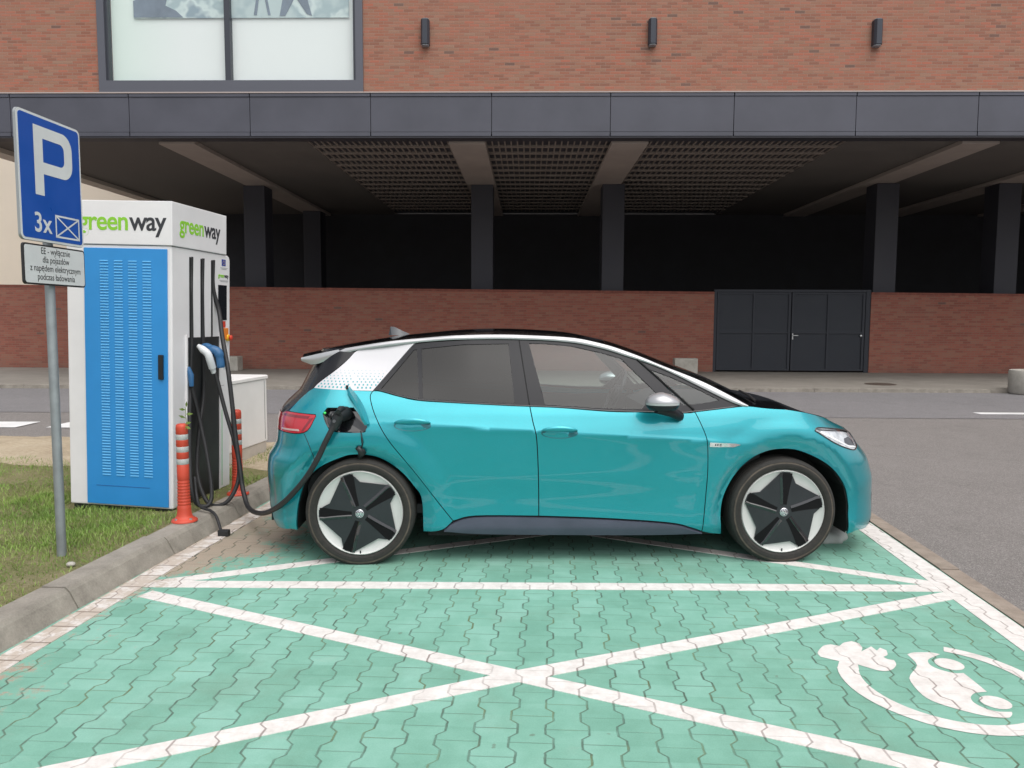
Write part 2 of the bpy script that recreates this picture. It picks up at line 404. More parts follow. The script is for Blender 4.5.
# grass blades: one uncountable mass
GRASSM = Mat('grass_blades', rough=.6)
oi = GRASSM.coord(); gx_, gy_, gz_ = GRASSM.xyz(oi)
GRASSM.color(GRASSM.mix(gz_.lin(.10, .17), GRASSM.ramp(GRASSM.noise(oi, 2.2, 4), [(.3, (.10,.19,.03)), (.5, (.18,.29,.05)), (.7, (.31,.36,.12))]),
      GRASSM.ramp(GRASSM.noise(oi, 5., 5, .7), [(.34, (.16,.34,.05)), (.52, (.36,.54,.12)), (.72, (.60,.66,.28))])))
gv = []; gf = []; rg = random.Random(3)
def gnoise(x, y): return .5+.25*sin(x*2.9+1.3*sin(y*2.1))+.25*sin(y*3.7+1.7*sin(x*1.9+.5))
def blades(n, x0, x1, y0, y1, dens=1.):
    for _ in range(n):
        x = rg.uniform(x0, x1); y = rg.uniform(y0, y1)
        if x > KX(y)-.16: continue
        if -3.95 < x < -2.9 and 5.85 < y < 6.85: continue
        g = gnoise(x, y); far = max(0, (y-6.3)/1.5)
        if rg.random() > (.25+.85*g-.5*far)*dens: continue
        edge = KX(y)-.16-x
        if edge < .25 and rg.random() > .35+edge*2: continue
        h = (.018+.042*g*rg.random()**1.5+.010*rg.random()); ww = rg.uniform(.0015, .0032)
        a_ = rg.uniform(0, 2*pi); lean = rg.uniform(.1, 1.1)*h; b_ = rg.uniform(0, 2*pi)
        z = .088+relief(x, y); i0 = len(gv); dx, dy = cos(a_)*ww, sin(a_)*ww; lx, ly = cos(b_)*lean, sin(b_)*lean
        gv.extend([(x-dx, y-dy, z), (x+dx, y+dy, z), (x+dx*.7+lx*.45, y+dy*.7+ly*.45, z+h*.6), (x-dx*.7+lx*.45, y-dy*.7+ly*.45, z+h*.6), (x+lx, y+ly, z+h)])
        gf.extend([(i0, i0+1, i0+2, i0+3), (i0+3, i0+2, i0+4)])
blades(75000, -6.6, -2.8, 3.1, 7.9)
blades(14000, -4.4, -2.8, 3.2, 6.3)
blades(9000, -3.3, -2.6, 6.7, 9.1, 1.2)
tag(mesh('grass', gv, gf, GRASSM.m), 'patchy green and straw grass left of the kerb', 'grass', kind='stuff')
# ------------------------------------------------------------------ painted markings
def stripes(name, segs, label, z=.004, m=LINE):
    mb_ = MB()
    for k, (p, q, w_) in enumerate(segs):
        p = Vector(p); q = Vector(q); n_ = (q-p).normalized(); n_ = Vector((-n_.y, n_.x))*w_/2
        zz = z*.45+.0004*k; zb = min(0., zz)-.003
        mb_.add([(p.x-n_.x, p.y-n_.y, zz), (q.x-n_.x, q.y-n_.y, zz), (q.x+n_.x, q.y+n_.y, zz), (p.x+n_.x, p.y+n_.y, zz), (p.x-n_.x, p.y-n_.y, zb), (q.x-n_.x, q.y-n_.y, zb), (q.x+n_.x, q.y+n_.y, zb), (p.x+n_.x, p.y+n_.y, zb)], [(0,1,2,3),(4,5,1,0),(5,6,2,1),(6,7,3,2),(7,4,0,3)])
    return tag(mb_.build(name, m), label, kind='structure')
def LX(y): return -2.54+(y-3.3)*.0
stripes('road_marking', [((-2.43,4.413),(2.36,4.648),.118)], 'white line dividing the two charging bays', .004)
stripes('road_marking', [((-2.36,4.250),(2.1,2.43),.105),((-2.2,2.27),(-.135,3.348),.105),((-.135,3.348),(2.37,4.54),.105)], 'white diagonal cross of the empty near bay', .0055)
stripes('road_marking', [((-2.42,4.418),(2.36,6.97),.10),((2.36,4.71),(-2.3,6.93),.10)], 'white diagonal cross under the parked car', .0055)
stripes('road_marking', [((-2.4,7.0),(2.33,7.2),.105)], 'white line at the far end of the car bay', .004)
stripes('road_marking', [((-2.66,-3),(-2.535,3.4),.13),((-2.535,3.4),(-2.475,5.0),.135),((-2.475,5.0),(-2.31,8.4),.13)], 'faded white line along the foot of the raised kerb', .009)
stripes('road_marking', [((2.185,-3),(2.52,8.5),.16)], 'wide white line along the right edge of the bays', .009)
stripes('road_marking', [((-9.9,10.97),(-7.88,11.10),.62)], 'white street marking far left beside the sign pole', 0.0, simple('white_street_paint', (.72,.72,.72), .7, 0, .1, 3.))
stripes('road_marking', [((-7.42,11.12),(-5.1,11.2),.60)], 'white street marking behind the charging station', 0.0, bpy.data.materials['white_street_paint'])
stripes('road_marking', [((7.45,13.86),(12.5,14.05),.24)], 'white dashed street line at the far right', 0.0, bpy.data.materials['white_street_paint'])
# the charging pictogram: plug, cord ring and car, painted flat on the stones
plug = [(1.293,3.68),(1.346,3.759),(1.39,3.78),(1.427,3.764),(1.463,3.805),(1.509,3.826),(1.537,3.802),(1.532,3.75),(1.51,3.706),(1.557,3.747),(1.582,3.769),(1.59,3.72),(1.619,3.756),(1.638,3.727),(1.622,3.676),(1.591,3.65),(1.601,3.627),(1.627,3.617),(1.617,3.57),(1.582,3.522),(1.542,3.498),(1.501,3.506),(1.437,3.559),(1.42,3.50),(1.33,3.495),(1.334,3.529),(1.363,3.589),(1.33,3.61),(1.292,3.632)]
carp = [(1.719,3.687),(1.76,3.71),(1.845,3.715),(1.878,3.697),(1.824,3.66),(1.79,3.63),(1.775,3.59),(1.78,3.55),(1.81,3.515),(1.85,3.495),(1.886,3.50),(1.891,3.412),(1.893,3.322),(1.837,3.308),(1.798,3.27),(1.785,3.225),(1.800,3.179),(1.84,3.150),(1.899,3.150),(1.888,3.128),(1.856,3.10),(1.792,3.105),(1.726,3.133),(1.636,3.2),(1.599,3.274),(1.614,3.431),(1.711,3.569)]
def rounded(poly, k=4):
    n_ = len(poly); out = []
    for i in range(n_):
        a_, b_, c_, d_ = (Vector(poly[(i+j) % n_]) for j in (-1, 0, 1, 2)); t1 = (c_-a_)*.42; t2 = (d_-b_)*.42
        if (b_-a_).length and (c_-b_).length and (b_-a_).angle(c_-b_) > .8: t1 = (c_-b_)*.6
        if (d_-c_).length and (c_-b_).length and (c_-b_).angle(d_-c_) > .8: t2 = (c_-b_)*.6
        for j in range(k):
            t = j/k; out.append(tuple(b_*(2*t**3-3*t*t+1)+t1*(t**3-2*t*t+t)+c_*(-2*t**3+3*t*t)+t2*(t**3-t*t)))
    return out
def tri2d(poly, step=0):
    vs = [Vector(p) for p in poly]; n_ = len(vs)
    r = delaunay_2d_cdt(vs, [(i, (i+1) % n_) for i in range(n_)], [], 0, 1e-6)
    V = [tuple(p) for p in r[0]]; F = []
    for f in r[2]:
        cx = sum(V[i][0] for i in f)/len(f); cy = sum(V[i][1] for i in f)/len(f)
        if inpoly(cx, cy, poly): F.append(tuple(f))
    return V, F
mb = MB()
V, F = tri2d(rounded(plug)); mb.add([(x, y, .0018) for x, y in V], F)
V, F = tri2d(rounded(carp)); mb.add([(x, y, .0018) for x, y in V], F)
for cx, cy, rx, ry in ((1.868,3.590,.062,.063),(1.878,3.228,.060,.058)):
    V = [(cx+rx*cos(2*pi*k/24), cy+ry*sin(2*pi*k/24), .0018) for k in range(24)]; mb.add(V, [tuple(range(24))])
def arc(a0, a1, w0, w1, z, n_=40, cx=1.756, cy=3.396, r=.400):
    v = []; f = []
    for k in range(n_+1):
        t = k/n_; a_ = radians(a0+(a1-a0)*t); w_ = w0+(w1-w0)*t
        v += [(cx+(r-w_/2)*cos(a_), cy+(r-w_/2)*sin(a_), z), (cx+(r+w_/2)*cos(a_), cy+(r+w_/2)*sin(a_), z)]
    f = [(2*k, 2*k+1, 2*k+3, 2*k+2) for k in range(n_)]; mb.add(v, f)
arc(163, 425, .092, .060, .0024)
tag(fixn(mb.build('road_marking', LINE)), 'painted white pictogram of an electric car ringed by a plug cord', kind='structure')

# ------------------------------------------------------------------ the big building
BR = radians(1.8)
bld = empty('brick_building', (0, 18.15, 0), (0, 0, BR), 'large red brick building on dark columns with a zinc band above an open undercroft', 'building')
Wl, Wr, ztop = -14.2, 24., 15.
win = (-10.53, -4.40, 7.0, 11.2)          # opening
mb = MB()
for x0, x1, z0, z1 in ((Wl, win[0], 6.91, ztop), (win[1], Wr, 6.91, ztop), (win[0], win[1], win[3], ztop)):
    mb.box(x0, x1, 0, .4, z0, z1)
mb.box(Wl, Wl+.4, .4, 16, 6.91, ztop); mb.box(Wr-.4, Wr, .4, 16, 6.91, ztop)
fixn(mb.build('upper_wall', BRICKU, bld))
MB().box(Wl-.03, Wr+.03, -.06, .3, 6.875, 6.908).build('ledge', simple('pale_ledge', (.42,.36,.34), .8), bld)
# cladding band: panels with open joints over a dark backing
MB().box(Wl, Wr, .02, 16., 5.80, 6.87).build('band_backing', FASD, bld)
seams = [Wl, -12.65, -9.86, -7.04, -4.24, -1.45, 1.27, 4.08, 6.84, 9.58, 12.4, 15.2, 18., 20.8, Wr]
mb = MB()
for p, q in zip(seams[:-1], seams[1:]):
    mb.box(p+.007, q-.007, -.030+random.uniform(-.003, .003), .01, 5.847, 6.775, b=.004)
    mb.box(p+.012, q-.012, -.045, .01, 6.785, 6.868)
    mb.box(p+.012, q-.012, -.036, .01, 5.735, 5.838)
fixn(mb.build('cladding_band', FASC, bld))
MB().box(Wl, Wr, -.02, .35, 5.69, 5.73).build('drip_edge', FASD, bld)
# soffit: solid panels left and right, open grille in between, deck above
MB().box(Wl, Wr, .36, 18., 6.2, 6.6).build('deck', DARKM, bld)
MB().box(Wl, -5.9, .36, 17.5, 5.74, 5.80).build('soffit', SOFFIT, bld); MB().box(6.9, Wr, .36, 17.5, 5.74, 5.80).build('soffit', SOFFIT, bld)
mb = MB(); gx0, gx1, gy0, gy1 = -5.9, 6.9, .36, 12.5
x = gx0
while x < gx1: mb.box(x, x+.035, gy0, gy1, 5.76, 5.86); x += .152
y = gy0
while y < gy1: mb.box(gx0, gx1, y, y+.13, 5.742, 5.858); y += .76
mb.build('soffit_grille', GRIDM, bld)['kind'] = 'stuff'
for bx in (-8.95, -2.05, 1.78, 9.9, 13.7, 17.5):
    MB().box(bx-.43, bx+.43, .36, 13., 5.62, 5.738, b=.01).build('beam', BEAMM, bld)
MB().box(Wl-.02, Wl+.45, .2, 12.5, 5.60, 5.738).build('edge_beam', simple('pale_beam', (.62,.55,.48), .8), bld)
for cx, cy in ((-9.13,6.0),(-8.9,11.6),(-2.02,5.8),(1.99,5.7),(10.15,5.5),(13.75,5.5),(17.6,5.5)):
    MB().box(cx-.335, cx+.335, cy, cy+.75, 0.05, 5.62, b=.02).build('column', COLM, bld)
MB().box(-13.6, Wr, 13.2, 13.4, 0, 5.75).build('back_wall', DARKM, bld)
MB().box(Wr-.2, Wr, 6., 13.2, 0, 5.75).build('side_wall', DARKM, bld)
# shop window: frame, mullion, panes, blinds and a hanging picture strip behind the glass
FR = simple('window_frame_grey', (.11,.115,.14), .4, .2)
mb = MB(); x0, x1, z0, z1 = win; t = .17
mb.box(x0, x0+t, -.05, .25, z0-.09, z1).box(x1-t, x1, -.05, .25, z0-.09, z1).box(x0+t, x1-t, -.05, .25, z0-.09, z0+.17).box(x0+t, x1-t, -.05, .25, z1-t, z1)
wf = fixn(mb.build('window', FR, bld))
for a_, b_ in ((-7.60, -7.47), (x0+t, x0+t+.06), (x1-t-.06, x1-t)): MB().box(a_, b_, -.0, .16, z0+.17, z1-t).build('mullion', simple('mullion_dark', (.05,.055,.07), .4, .2), wf)
def glass(name, tint=(.8,.8,.8), f0=.05, rough=.0):
    m = bpy.data.materials.new(name); m.use_nodes = True; nt = m.node_tree; nt.nodes.clear()
    out = nt.nodes.new('ShaderNodeOutputMaterial'); tr = nt.nodes.new('ShaderNodeBsdfTransparent'); gl = nt.nodes.new('ShaderNodeBsdfGlossy')
    tr.inputs[0].default_value = (*tint, 1); gl.inputs['Roughness'].default_value = rough
    ge = nt.nodes.new('ShaderNodeNewGeometry'); dt = nt.nodes.new('ShaderNodeVectorMath'); dt.operation = 'DOT_PRODUCT'
    nt.links.new(ge.outputs['Incoming'], dt.inputs[0]); nt.links.new(ge.outputs['Normal'], dt.inputs[1])
    fr = (N(nt, dt.outputs['Value']).abs()*-1+1).mx(0.).pw(5.)*(1-f0)+f0
    mx = nt.nodes.new('ShaderNodeMixShader')
    nt.links.new(fr.s, mx.inputs[0]); nt.links.new(tr.outputs[0], mx.inputs[1]); nt.links.new(gl.outputs[0], mx.inputs[2]); nt.links.new(mx.outputs[0], out.inputs[0])
    return m
WG = glass('window_glass', (.95,.985,.975), .07)
for p, q in ((x0+t+.06, -7.60), (-7.47, x1-t-.06)):
    mesh('pane', [(p,.06,z0+.17),(q,.06,z0+.17),(q,.06,z1-t),(p,.06,z1-t)], [(0,1,2,3)], WG, wf)
BL = Mat('white_blind', (.9,.9,.9), .9); bx_ = BL.xyz(BL.coord())[0]
BL.color(BL.mix(bx_.lin(-10.5, -8.6), (.78,.88,.83), (.90,.91,.92)))
MB().box(x0+t+.06, x1-t-.06, .17, .19, z0+.12, z1-t+.02).build('blind', BL.m, wf)
BN = Mat('banner_print', rough=.7); c_ = BN.coord(); n1 = BN.noise(c_, 1.1, 3, .5); n2 = BN.noise(c_, 2.6, 2)
BN.color(BN.ramp(n1*.7+n2*.3, [(.40, (.55,.64,.66)), (.50, (.42,.52,.56)), (.56, (.68,.76,.77)), (.62, (.30,.38,.45))], 'EASE'))
o = MB().box(-9.75, -4.75, .13, .15, 8.62, 10.4).build('picture_banner', BN.m, wf)
BD = simple('banner_figure', (.20,.24,.31), .7, 0, .2, 3.)
for po_ in ([(-9.75,8.64),(-9.15,8.64),(-8.6,8.64),(-8.75,8.78),(-9.0,8.9),(-8.95,9.1),(-9.3,9.2),(-9.75,9.0)], [(-6.35,8.66),(-6.22,8.66),(-6.0,9.05),(-5.98,9.4),(-6.2,9.4)], [(-5.72,8.70),(-5.60,8.66),(-5.72,9.1),(-5.8,9.4),(-5.97,9.4),(-5.96,9.05)], [(-6.95,8.68),(-6.88,8.68),(-6.80,9.2),(-6.86,9.2)], [(-6.62,8.68),(-6.56,8.68),(-6.66,9.2),(-6.72,9.2)]): fixn(MB().prism(po_, .120, .129).build('banner_figure', BD, wf))
# the band sits a little lower and slimmer than the wall zones above it
for o_ in [q for c in bld.children for q in (c, *c.children)]:
    for v_ in o_.data.vertices:
        if 5.65 < v_.co.z <= 6.92: v_.co.z = 5.775+(v_.co.z-5.69)*(6.805-5.775)/(6.908-5.69)
        elif 5.55 < v_.co.z <= 5.65: v_.co.z += .10
        elif v_.co.z > 6.92: v_.co.z -= .103
# lamps on the upper wall (in world space so they stay separate things)
LAMPM = simple('lamp_metal', (.045,.05,.065), .45, .3)
def lamp(x, z, label):
    e_ = empty('wall_lamp', (x*cos(BR), 18.15+x*sin(BR), z), (0, 0, BR), label, 'wall lamp', 'wall lamps on the brick facade')
    prof = [(-.095,0),(-.095,-.13),(-.055,-.19),(.055,-.19),(.095,-.13),(.095,0)]
    mb_ = MB(); mb_.prism(prof, -.27, .27, axis='z'); autosmooth(mb_.build('lamp_body', LAMPM, e_), 20)
    for a_, b_ in ((-.30, -.272), (.272, .29)): fixn(MB().prism([(-.08,-.01),(-.08,-.12),(-.045,-.165),(.045,-.165),(.08,-.12),(.08,-.01)], a_, b_, axis='z').build('lamp_lens', simple('lamp_lens', (.25,.27,.3), .3), e_))
    return e_
lamp(-2.96, 8.10, 'dark vertical wall lamp nearest the big shop window')
lamp(2.19, 8.09, 'middle dark wall lamp between the other two')
lamp(7.22, 8.06, 'dark wall lamp farthest right on the upper brickwork')
# neighbour building seen through the open left end
nb = empty('cream_building', (-29., 31., 0), (0, 0, 0), 'pale cream rendered building beyond the brick wall at far left', 'building')
MB().box(-16, 13.4, 0, 8, 0, 11.).build('wall', CREAM, nb)
MB().box(-16.2, 13.5, -.2, 8.2, 11.0, 11.4).build('roof', FASC, nb)

# ------------------------------------------------------------------ boundary walls and gate in front of the undercroft
def ywall(x): return 23.1+(x+8)*.0225
def bwall(xa, xb, za, zb, label):
    L_ = hypot(xb-xa, ywall(xb)-ywall(xa)); e_ = empty('brick_wall', (xa, ywall(xa), 0), (0, 0, atan2(ywall(xb)-ywall(xa), xb-xa)), label, 'wall')
    mb_ = MB(); mb_.add([(0,0,-.05),(L_,0,-.05),(L_,0,zb-.07),(0,0,za-.07),(0,.25,-.05),(L_,.25,-.05),(L_,.25,zb-.07),(0,.25,za-.07)], [(0,1,2,3),(5,4,7,6),(1,5,6,2),(4,0,3,7),(3,2,6,7)])
    mb_.build('masonry', BRICKL, e_)
    MB().add([(0,-.012,za-.07),(L_,-.012,zb-.07),(L_,-.012,zb),(0,-.012,za),(0,.262,za-.07),(L_,.262,zb-.07),(L_,.262,zb),(0,.262,za)], [(0,1,2,3),(5,4,7,6),(1,5,6,2),(4,0,3,7),(3,2,6,7),(0,4,5,1)]).build('coping', simple('coping_brick', (.22,.075,.055), .9, 0, .3, 6., .3), e_)
bwall(-34., 4.80, 2.73, 2.46, 'long low red brick wall left of the dark double gate')
bwall(9.42, 26., 2.46, 2.33, 'red brick wall right of the dark double gate')
ga = empty('double_gate', (4.80, ywall(4.80)+.05, .07), (0, 0, atan2(.0225, 1)), 'dark grey metal double gate set between two brick walls', 'gate')
GM = simple('gate_metal', (.032,.036,.047), .6, .2); GP = simple('gate_panel', (.033,.038,.049), .6, .2, .08, 2.)
gw = 4.62; gh = 2.46
mb = MB(); mb.box(0, .09, -.03, .06, 0, gh, b=.006).box(gw-.14, gw, -.03, .06, 0, gh, b=.006)
mb.box(.09, gw-.14, -.03, .06, gh-.07, gh)
fixn(mb.build('gate_frame', GM, ga))
for x0_, x1_ in ((.10, 2.28), (2.31, gw-.16)):
    lf = MB(); lf.box(x0_, x1_, 0, .03, .05, gh-.08); leaf = lf.build('gate_leaf', GP, ga)
    mb = MB(); xm = (x0_+x1_)/2
    for a_, b_ in ((x0_, x0_+.07), (xm-.03, xm+.03), (x1_-.07, x1_)): mb.box(a_, b_, -.035, -.001, .05, gh-.08, b=.004)
    for z_ in (.05, 1.16, gh-.14):
        mb.box(x0_+.07, xm-.03, -.033, -.001, z_, z_+.055); mb.box(xm+.03, x1_-.07, -.033, -.001, z_, z_+.055)
    k = .16
    while k < gh-.15:
        if abs(k-1.19) > .06: mb.box(x0_+.07, xm-.03, -.010, -.001, k, k+.012); mb.box(xm+.03, x1_-.07, -.010, -.001, k, k+.012)
        k += .06
    fixn(mb.build('leaf_rails', GM, leaf))
ST = simple('steel', (.55,.56,.57), .35, .9)
fixn(MB().box(2.335, 2.365, -.05, -.034, .98, 1.16).box(2.34, 2.50, -.09, -.07, 1.09, 1.11).box(2.34, 2.36, -.09, -.05, 1.09, 1.11).build('door_handle', ST, ga))
fixn(MB().lathe([(.0,-.075),(.03,-.07),(.03,-.04)], (gw-.26, 0, 1.10), 'y', 14).build('lock_knob', ST, ga))
# concrete planters and blocks by the far kerb
PC = mat_concrete('planter_concrete', (.30,.285,.25), (.50,.475,.43), 5.)
mb = MB(); mb.lathe([(.0,.0),(.44,.0),(.47,.05),(.47,.50),(.455,.53),(.36,.53),(.35,.40),(.0,.40)], seg=40)
o = autosmooth(mb.build('concrete_planter', PC)); o.location = (10.72, 17.75, .0)
tag(o, 'round pale concrete planter on the far kerb at the right edge', 'planter')
o = fixn(MB().box(-.33, .33, -.2, .2, 0, .44, b=.02).build('concrete_block', PC)); o.location = (3.85, 22.6, .07)
tag(o, 'low pale concrete block at the foot of the wall, above the car bonnet', 'block')
o = fixn(MB().box(-.32, .32, -.2, .2, 0, .42, b=.02).build('concrete_block', PC)); o.location = (-9.55, 22.3, .07)
tag(o, 'low concrete block against the brick wall behind the white utility cabinet', 'block')
o = MB().lathe([(0,.006),(.30,.006),(.30,.011),(.33,.011),(.36,.006),(.36,0)], seg=36).build('manhole_cover', simple('cast_iron', (.10,.075,.06), .6, .3, .3, 8., .4)); o.location = (8.0, 19.2, .07)
tag(o, 'round rusty manhole cover in the far sidewalk', 'manhole cover')
# ------------------------------------------------------------------ charging station
WH = simple('white_enamel', (.80,.785,.80), .38, 0, .04, 3., coat=.2)
BLU = simple('blue_enamel', (.028,.27,.66), .42, 0, .05, 3., coat=.15)
BLUL = simple('blue_louvre_skylit', (.11,.42,.74), .4)  # panel blue made paler: sky light on the louvre slopes put into the colour
BK = simple('black_plastic', (.012,.014,.016), .5, 0, .2, 5.)
RUB = simple('black_rubber', (.018,.018,.02), .55, 0, .2, 8.)
GRN = simple('green_lettering', (.26,.60,.035), .6)
DGR = simple('grey_lettering', (.035,.037,.045), .6)
ch = empty('charging_station', (-3.36, 6.228, .10), (0, radians(1.6), radians(-4)), 'tall white and blue electric car charging station on the verge beside the bay', 'charging station')
ch.scale = (1, .893, 1)
hw, f0, b0, zt = .435, -.475, .55, 2.06
# body as a lathe-free rounded prism in (y,z) with the rounded top back corner
def rr(y0, y1, z0, z1, r, which):
    pts = []
    for (cx, cz, a0, k) in ((y1-r, z0+r, -90, 0), (y1-r, z1-r, 0, 1), (y0+r, z1-r, 90, 2), (y0+r, z0+r, 180, 3)):
        if k in which:
            for i in range(7): t = radians(a0+15*i); pts.append((cx+r*cos(t), cz+r*sin(t)))
        else: pts.append(((y1, z0), (y1, z1), (y0, z1), (y0, z0))[k])
    return pts
o = MB().prism(rr(f0, b0, .02, zt, .05, (1,)), -hw, hw, axis='x').build('cabinet', WH, ch); fixn(o)
bv = o.modifiers.new('b', 'BEVEL'); bv.width = .012; bv.segments = 3; bv.limit_method = 'ANGLE'
for p in o.data.polygons: p.use_smooth = False
fixn(MB().box(-hw-.012, hw+.012, f0-.012, .455, zt+.003, 2.395, b=.006).build('top_box', WH, ch))
MB().box(-hw+.02, hw-.02, f0+.02, b0-.02, -.06, .02).build('plinth', BK, ch)
fixn(MB().box(-hw+.155, hw-.032, f0-.014, f0-.001, .035, 2.035, b=.004).build('front_panel', BLU, ch))
mb = MB()
for c in range(4):
    xa = -hw+.290+c*.117
    for k in range(76):
        z = .27+k*.0222
        mb.add([(xa, f0-.0145, z+.007), (xa+.070, f0-.0145, z+.007), (xa+.070, f0-.020, z), (xa, f0-.020, z), (xa, f0-.0145, z-.002), (xa+.070, f0-.0145, z-.002)], [(3,2,1,0),(5,4,3,2)[::-1] if 0 else (4,5,2,3),(0,4,3),(1,2,5)])
lv = fixn(mb.build('louvre', BLUL, ch)); tag(lv, 'four columns of small louvre slots', kind='stuff')
o = fixn(MB().box(hw-.10, hw-.062, f0-.034, f0-.013, 1.04, 1.23, b=.004).build('panel_handle', BK, ch))
MB().box(-.20, .25, f0-.0155, f0-.0142, .18, .186).build('panel_seam', simple('seam_dark_blue', (.02,.14,.4), .5), ch)  # thin dark blue seam strip low on the front panel
# right face: hose slots, dark recess, screen, stickers
xr = hw
mb = MB()
mb.box(xr-.0, xr+.004, -.245, .325, .03, 1.36)
dp = fixn(mb.build('dark_panel', BK, ch))
fixn(MB().box(xr, xr+.012, .325, .345, .03, 1.38).box(xr, xr+.012, -.265, -.245, .03, 1.38).build('panel_trim', WH, ch))
mb = MB()
for y in (-.185, .005, .195): mb.prism(rr(y-.013, y+.013, 1.36, 2.0, .012, (1, 2)), xr+.0005, xr+.003, axis='x')
fixn(mb.build('hose_slot', BK, ch))
SCR = simple('screen_glass', (.01,.012,.016), .12)
fixn(MB().box(xr+.0005, xr+.006, .315, .475, 1.50, 1.80, b=.002).build('screen', SCR, ch))
EUB = simple('eu_blue', (.01,.05,.33), .5); EUY = simple('yellow_sticker', (.85,.55,.05), .5); RED = simple('red_plastic', (.62,.05,.025), .4); ORG = simple('orange_sticker', (.75,.22,.03), .5)
fl = fixn(MB().box(xr+.0005, xr+.002, .385, .46, 1.965, 2.02).build('flag_sticker', EUB, ch))
mb = MB()
for k in range(12): a_ = 2*pi*k/12; mb.lathe([(0,xr+.0032),(.0028,xr+.0032),(.0028,xr+.002)], (0, .4225+.017*cos(a_), 1.9925+.017*sin(a_)), 'x', 6)
mb.build('flag_stars', EUY, fl)
MW = Matrix
def side_text(s, size, m, y, z, name='lettering', **k): return text_mesh(name, s, size, m, ch, frame((xr+.0015, y, z), (0,1,0), (0,0,1)), **k)
side_text('green', .050, GRN, .375, 1.88, off=.0008); side_text('way', .050, DGR, .475, 1.88, off=.0008)
for z, a_, b_ in ((1.945,.36,.50),(1.935,.38,.48),(1.838,.34,.51),(1.829,.36,.50),(1.455,.36,.47),(.93,.37,.43)): MB().box(xr+.0005, xr+.0015, a_, b_, z, z+.004).build('small_print', simple('grey_print', (.3,.31,.33), .7), ch)
fixn(MB().box(xr+.0005, xr+.010, .40, .50, 1.33, 1.43, b=.002).build('warning_sticker', ORG, ch))
fixn(MB().box(xr+.0005, xr+.003, .385, .455, 1.435, 1.49, b=.001).build('red_sticker', RED, ch))
st = MB().lathe([(0,xr+.048),(.020,xr+.046),(.024,xr+.038),(.022,xr+.030),(.011,xr+.026),(.011,xr+.02)], (0,.49,1.345), 'x', 20).build('stop_button', RED, ch, True)
MB().lathe([(0,xr+.022),(.028,xr+.022),(.030,xr+.0)], (0,.49,1.345), 'x', 20).build('button_collar', EUY, st)
MB().box(xr+.0005, xr+.002, .385, .393, .05, .72).build('green_line', simple('green_line', (.12,.55,.2), .5), ch)
MB().box(xr+.0005, xr+.0025, .42, .47, 1.07, 1.15).build('info_sticker', simple('grey_sticker', (.55,.58,.62), .6), ch)
# front and side logo lettering, dark steel nothing else
fz = 2.235
text_mesh('lettering', 'green', .205, GRN, ch, frame((.098, f0-.0135, fz), (1,0,0), (0,0,1)), off=.003, align='RIGHT', sx=.95, spacing=.93)
text_mesh('lettering', 'way', .205, DGR, ch, frame((.103, f0-.0135, fz), (1,0,0), (0,0,1)), off=.003, align='LEFT', sx=.95, spacing=.93)
text_mesh('lettering', 'green', .185, GRN, ch, frame((xr+.0135, .035, fz), (0,1,0), (0,0,1)), off=.003, align='RIGHT', sx=1.0, spacing=.96)
text_mesh('lettering', 'way', .185, DGR, ch, frame((xr+.0135, .041, fz), (0,1,0), (0,0,1)), off=.003, align='LEFT', sx=1.0, spacing=.96)

# ------------------------------------------------------------------ hoses
hose = lambda name, pts, r, m, parent=None, n=10: autosmooth(MB().tube(spline(pts, n), r, 14).build(name, m, parent, True), 60)
ca = empty('charging_cable', (-2.70, 6.3, .1), (0,0,0), 'thick black charging cable hanging from the station and plugged into the car', 'cable', 'cables of the charging station')
def rel(pts, e_): L_ = e_.location; return [(p[0]-L_[0], p[1]-L_[1], p[2]-L_[2]) for p in pts]
main = [(-2.862,6.40,2.09),(-2.868,6.40,1.86),(-2.825,6.41,1.655),(-2.757,6.3,1.463),(-2.649,6.15,1.181),(-2.60,6.10,.90),(-2.555,6.05,.62),(-2.505,6.0,.38),(-2.466,5.95,.235),(-2.36,5.80,.126),(-2.10,5.40,.19),(-1.80,4.94,.365),(-1.611,4.80,.538),(-1.50,4.765,.69),(-1.43,4.765,.83),(-1.385,4.78,.92)]
hose('hose', rel(main, ca), .0182, RUB, ca)
# charge connector in the car's port
cx, cy, cz = rel([(-1.362,4.82,.955)], ca)[0]
pb = MB().tube([(cx-.03,cy-.03,cz-.055),(cx-.012,cy-.018,cz-.01),(cx+.005,cy-.012,cz+.03)], [.026,.033,.035], 14).tube([(cx+.004,cy-.035,cz+.028),(cx+.012,cy+.03,cz+.034),(cx+.025,cy+.085,cz+.036)], [.034,.046,.046], 16).tube([(cx+.012,cy-.055,cz+.062),(cx+.015,cy-.01,cz+.075),(cx+.02,cy+.03,cz+.07)], [.014,.020,.020], 10)
autosmooth(pb.build('plug', BK, ca), 50)
MB().lathe([(0,-.046),(.010,-.046),(.012,-.030)], (cx-.015, cy-.01, cz-.0), 'y', 12).build('plug_button', simple('plug_ring', (.10,.10,.11), .4), ca)
cb = empty('charging_cable', (-2.70, 6.1, .1), (0,0,0), 'parked cable with blue and white connector looping beside the dark panel', 'cable', 'cables of the charging station')
park = [(-2.872,6.23,2.09),(-2.885,6.23,1.8),(-2.885,6.22,1.4),(-2.880,6.20,1.0),(-2.878,6.10,.7),(-2.86,6.0,.38),(-2.775,5.93,.175),(-2.677,5.9,.112),(-2.575,5.93,.155),(-2.525,6.0,.30),(-2.545,6.05,.498),(-2.661,6.1,.858),(-2.715,6.12,1.05),(-2.752,6.12,1.20)]
hose('hose', rel(park, cb), .0162, RUB, cb)
CBL = simple('connector_blue', (.03,.12,.27), .4); CWH = simple('connector_white', (.70,.72,.74), .35)
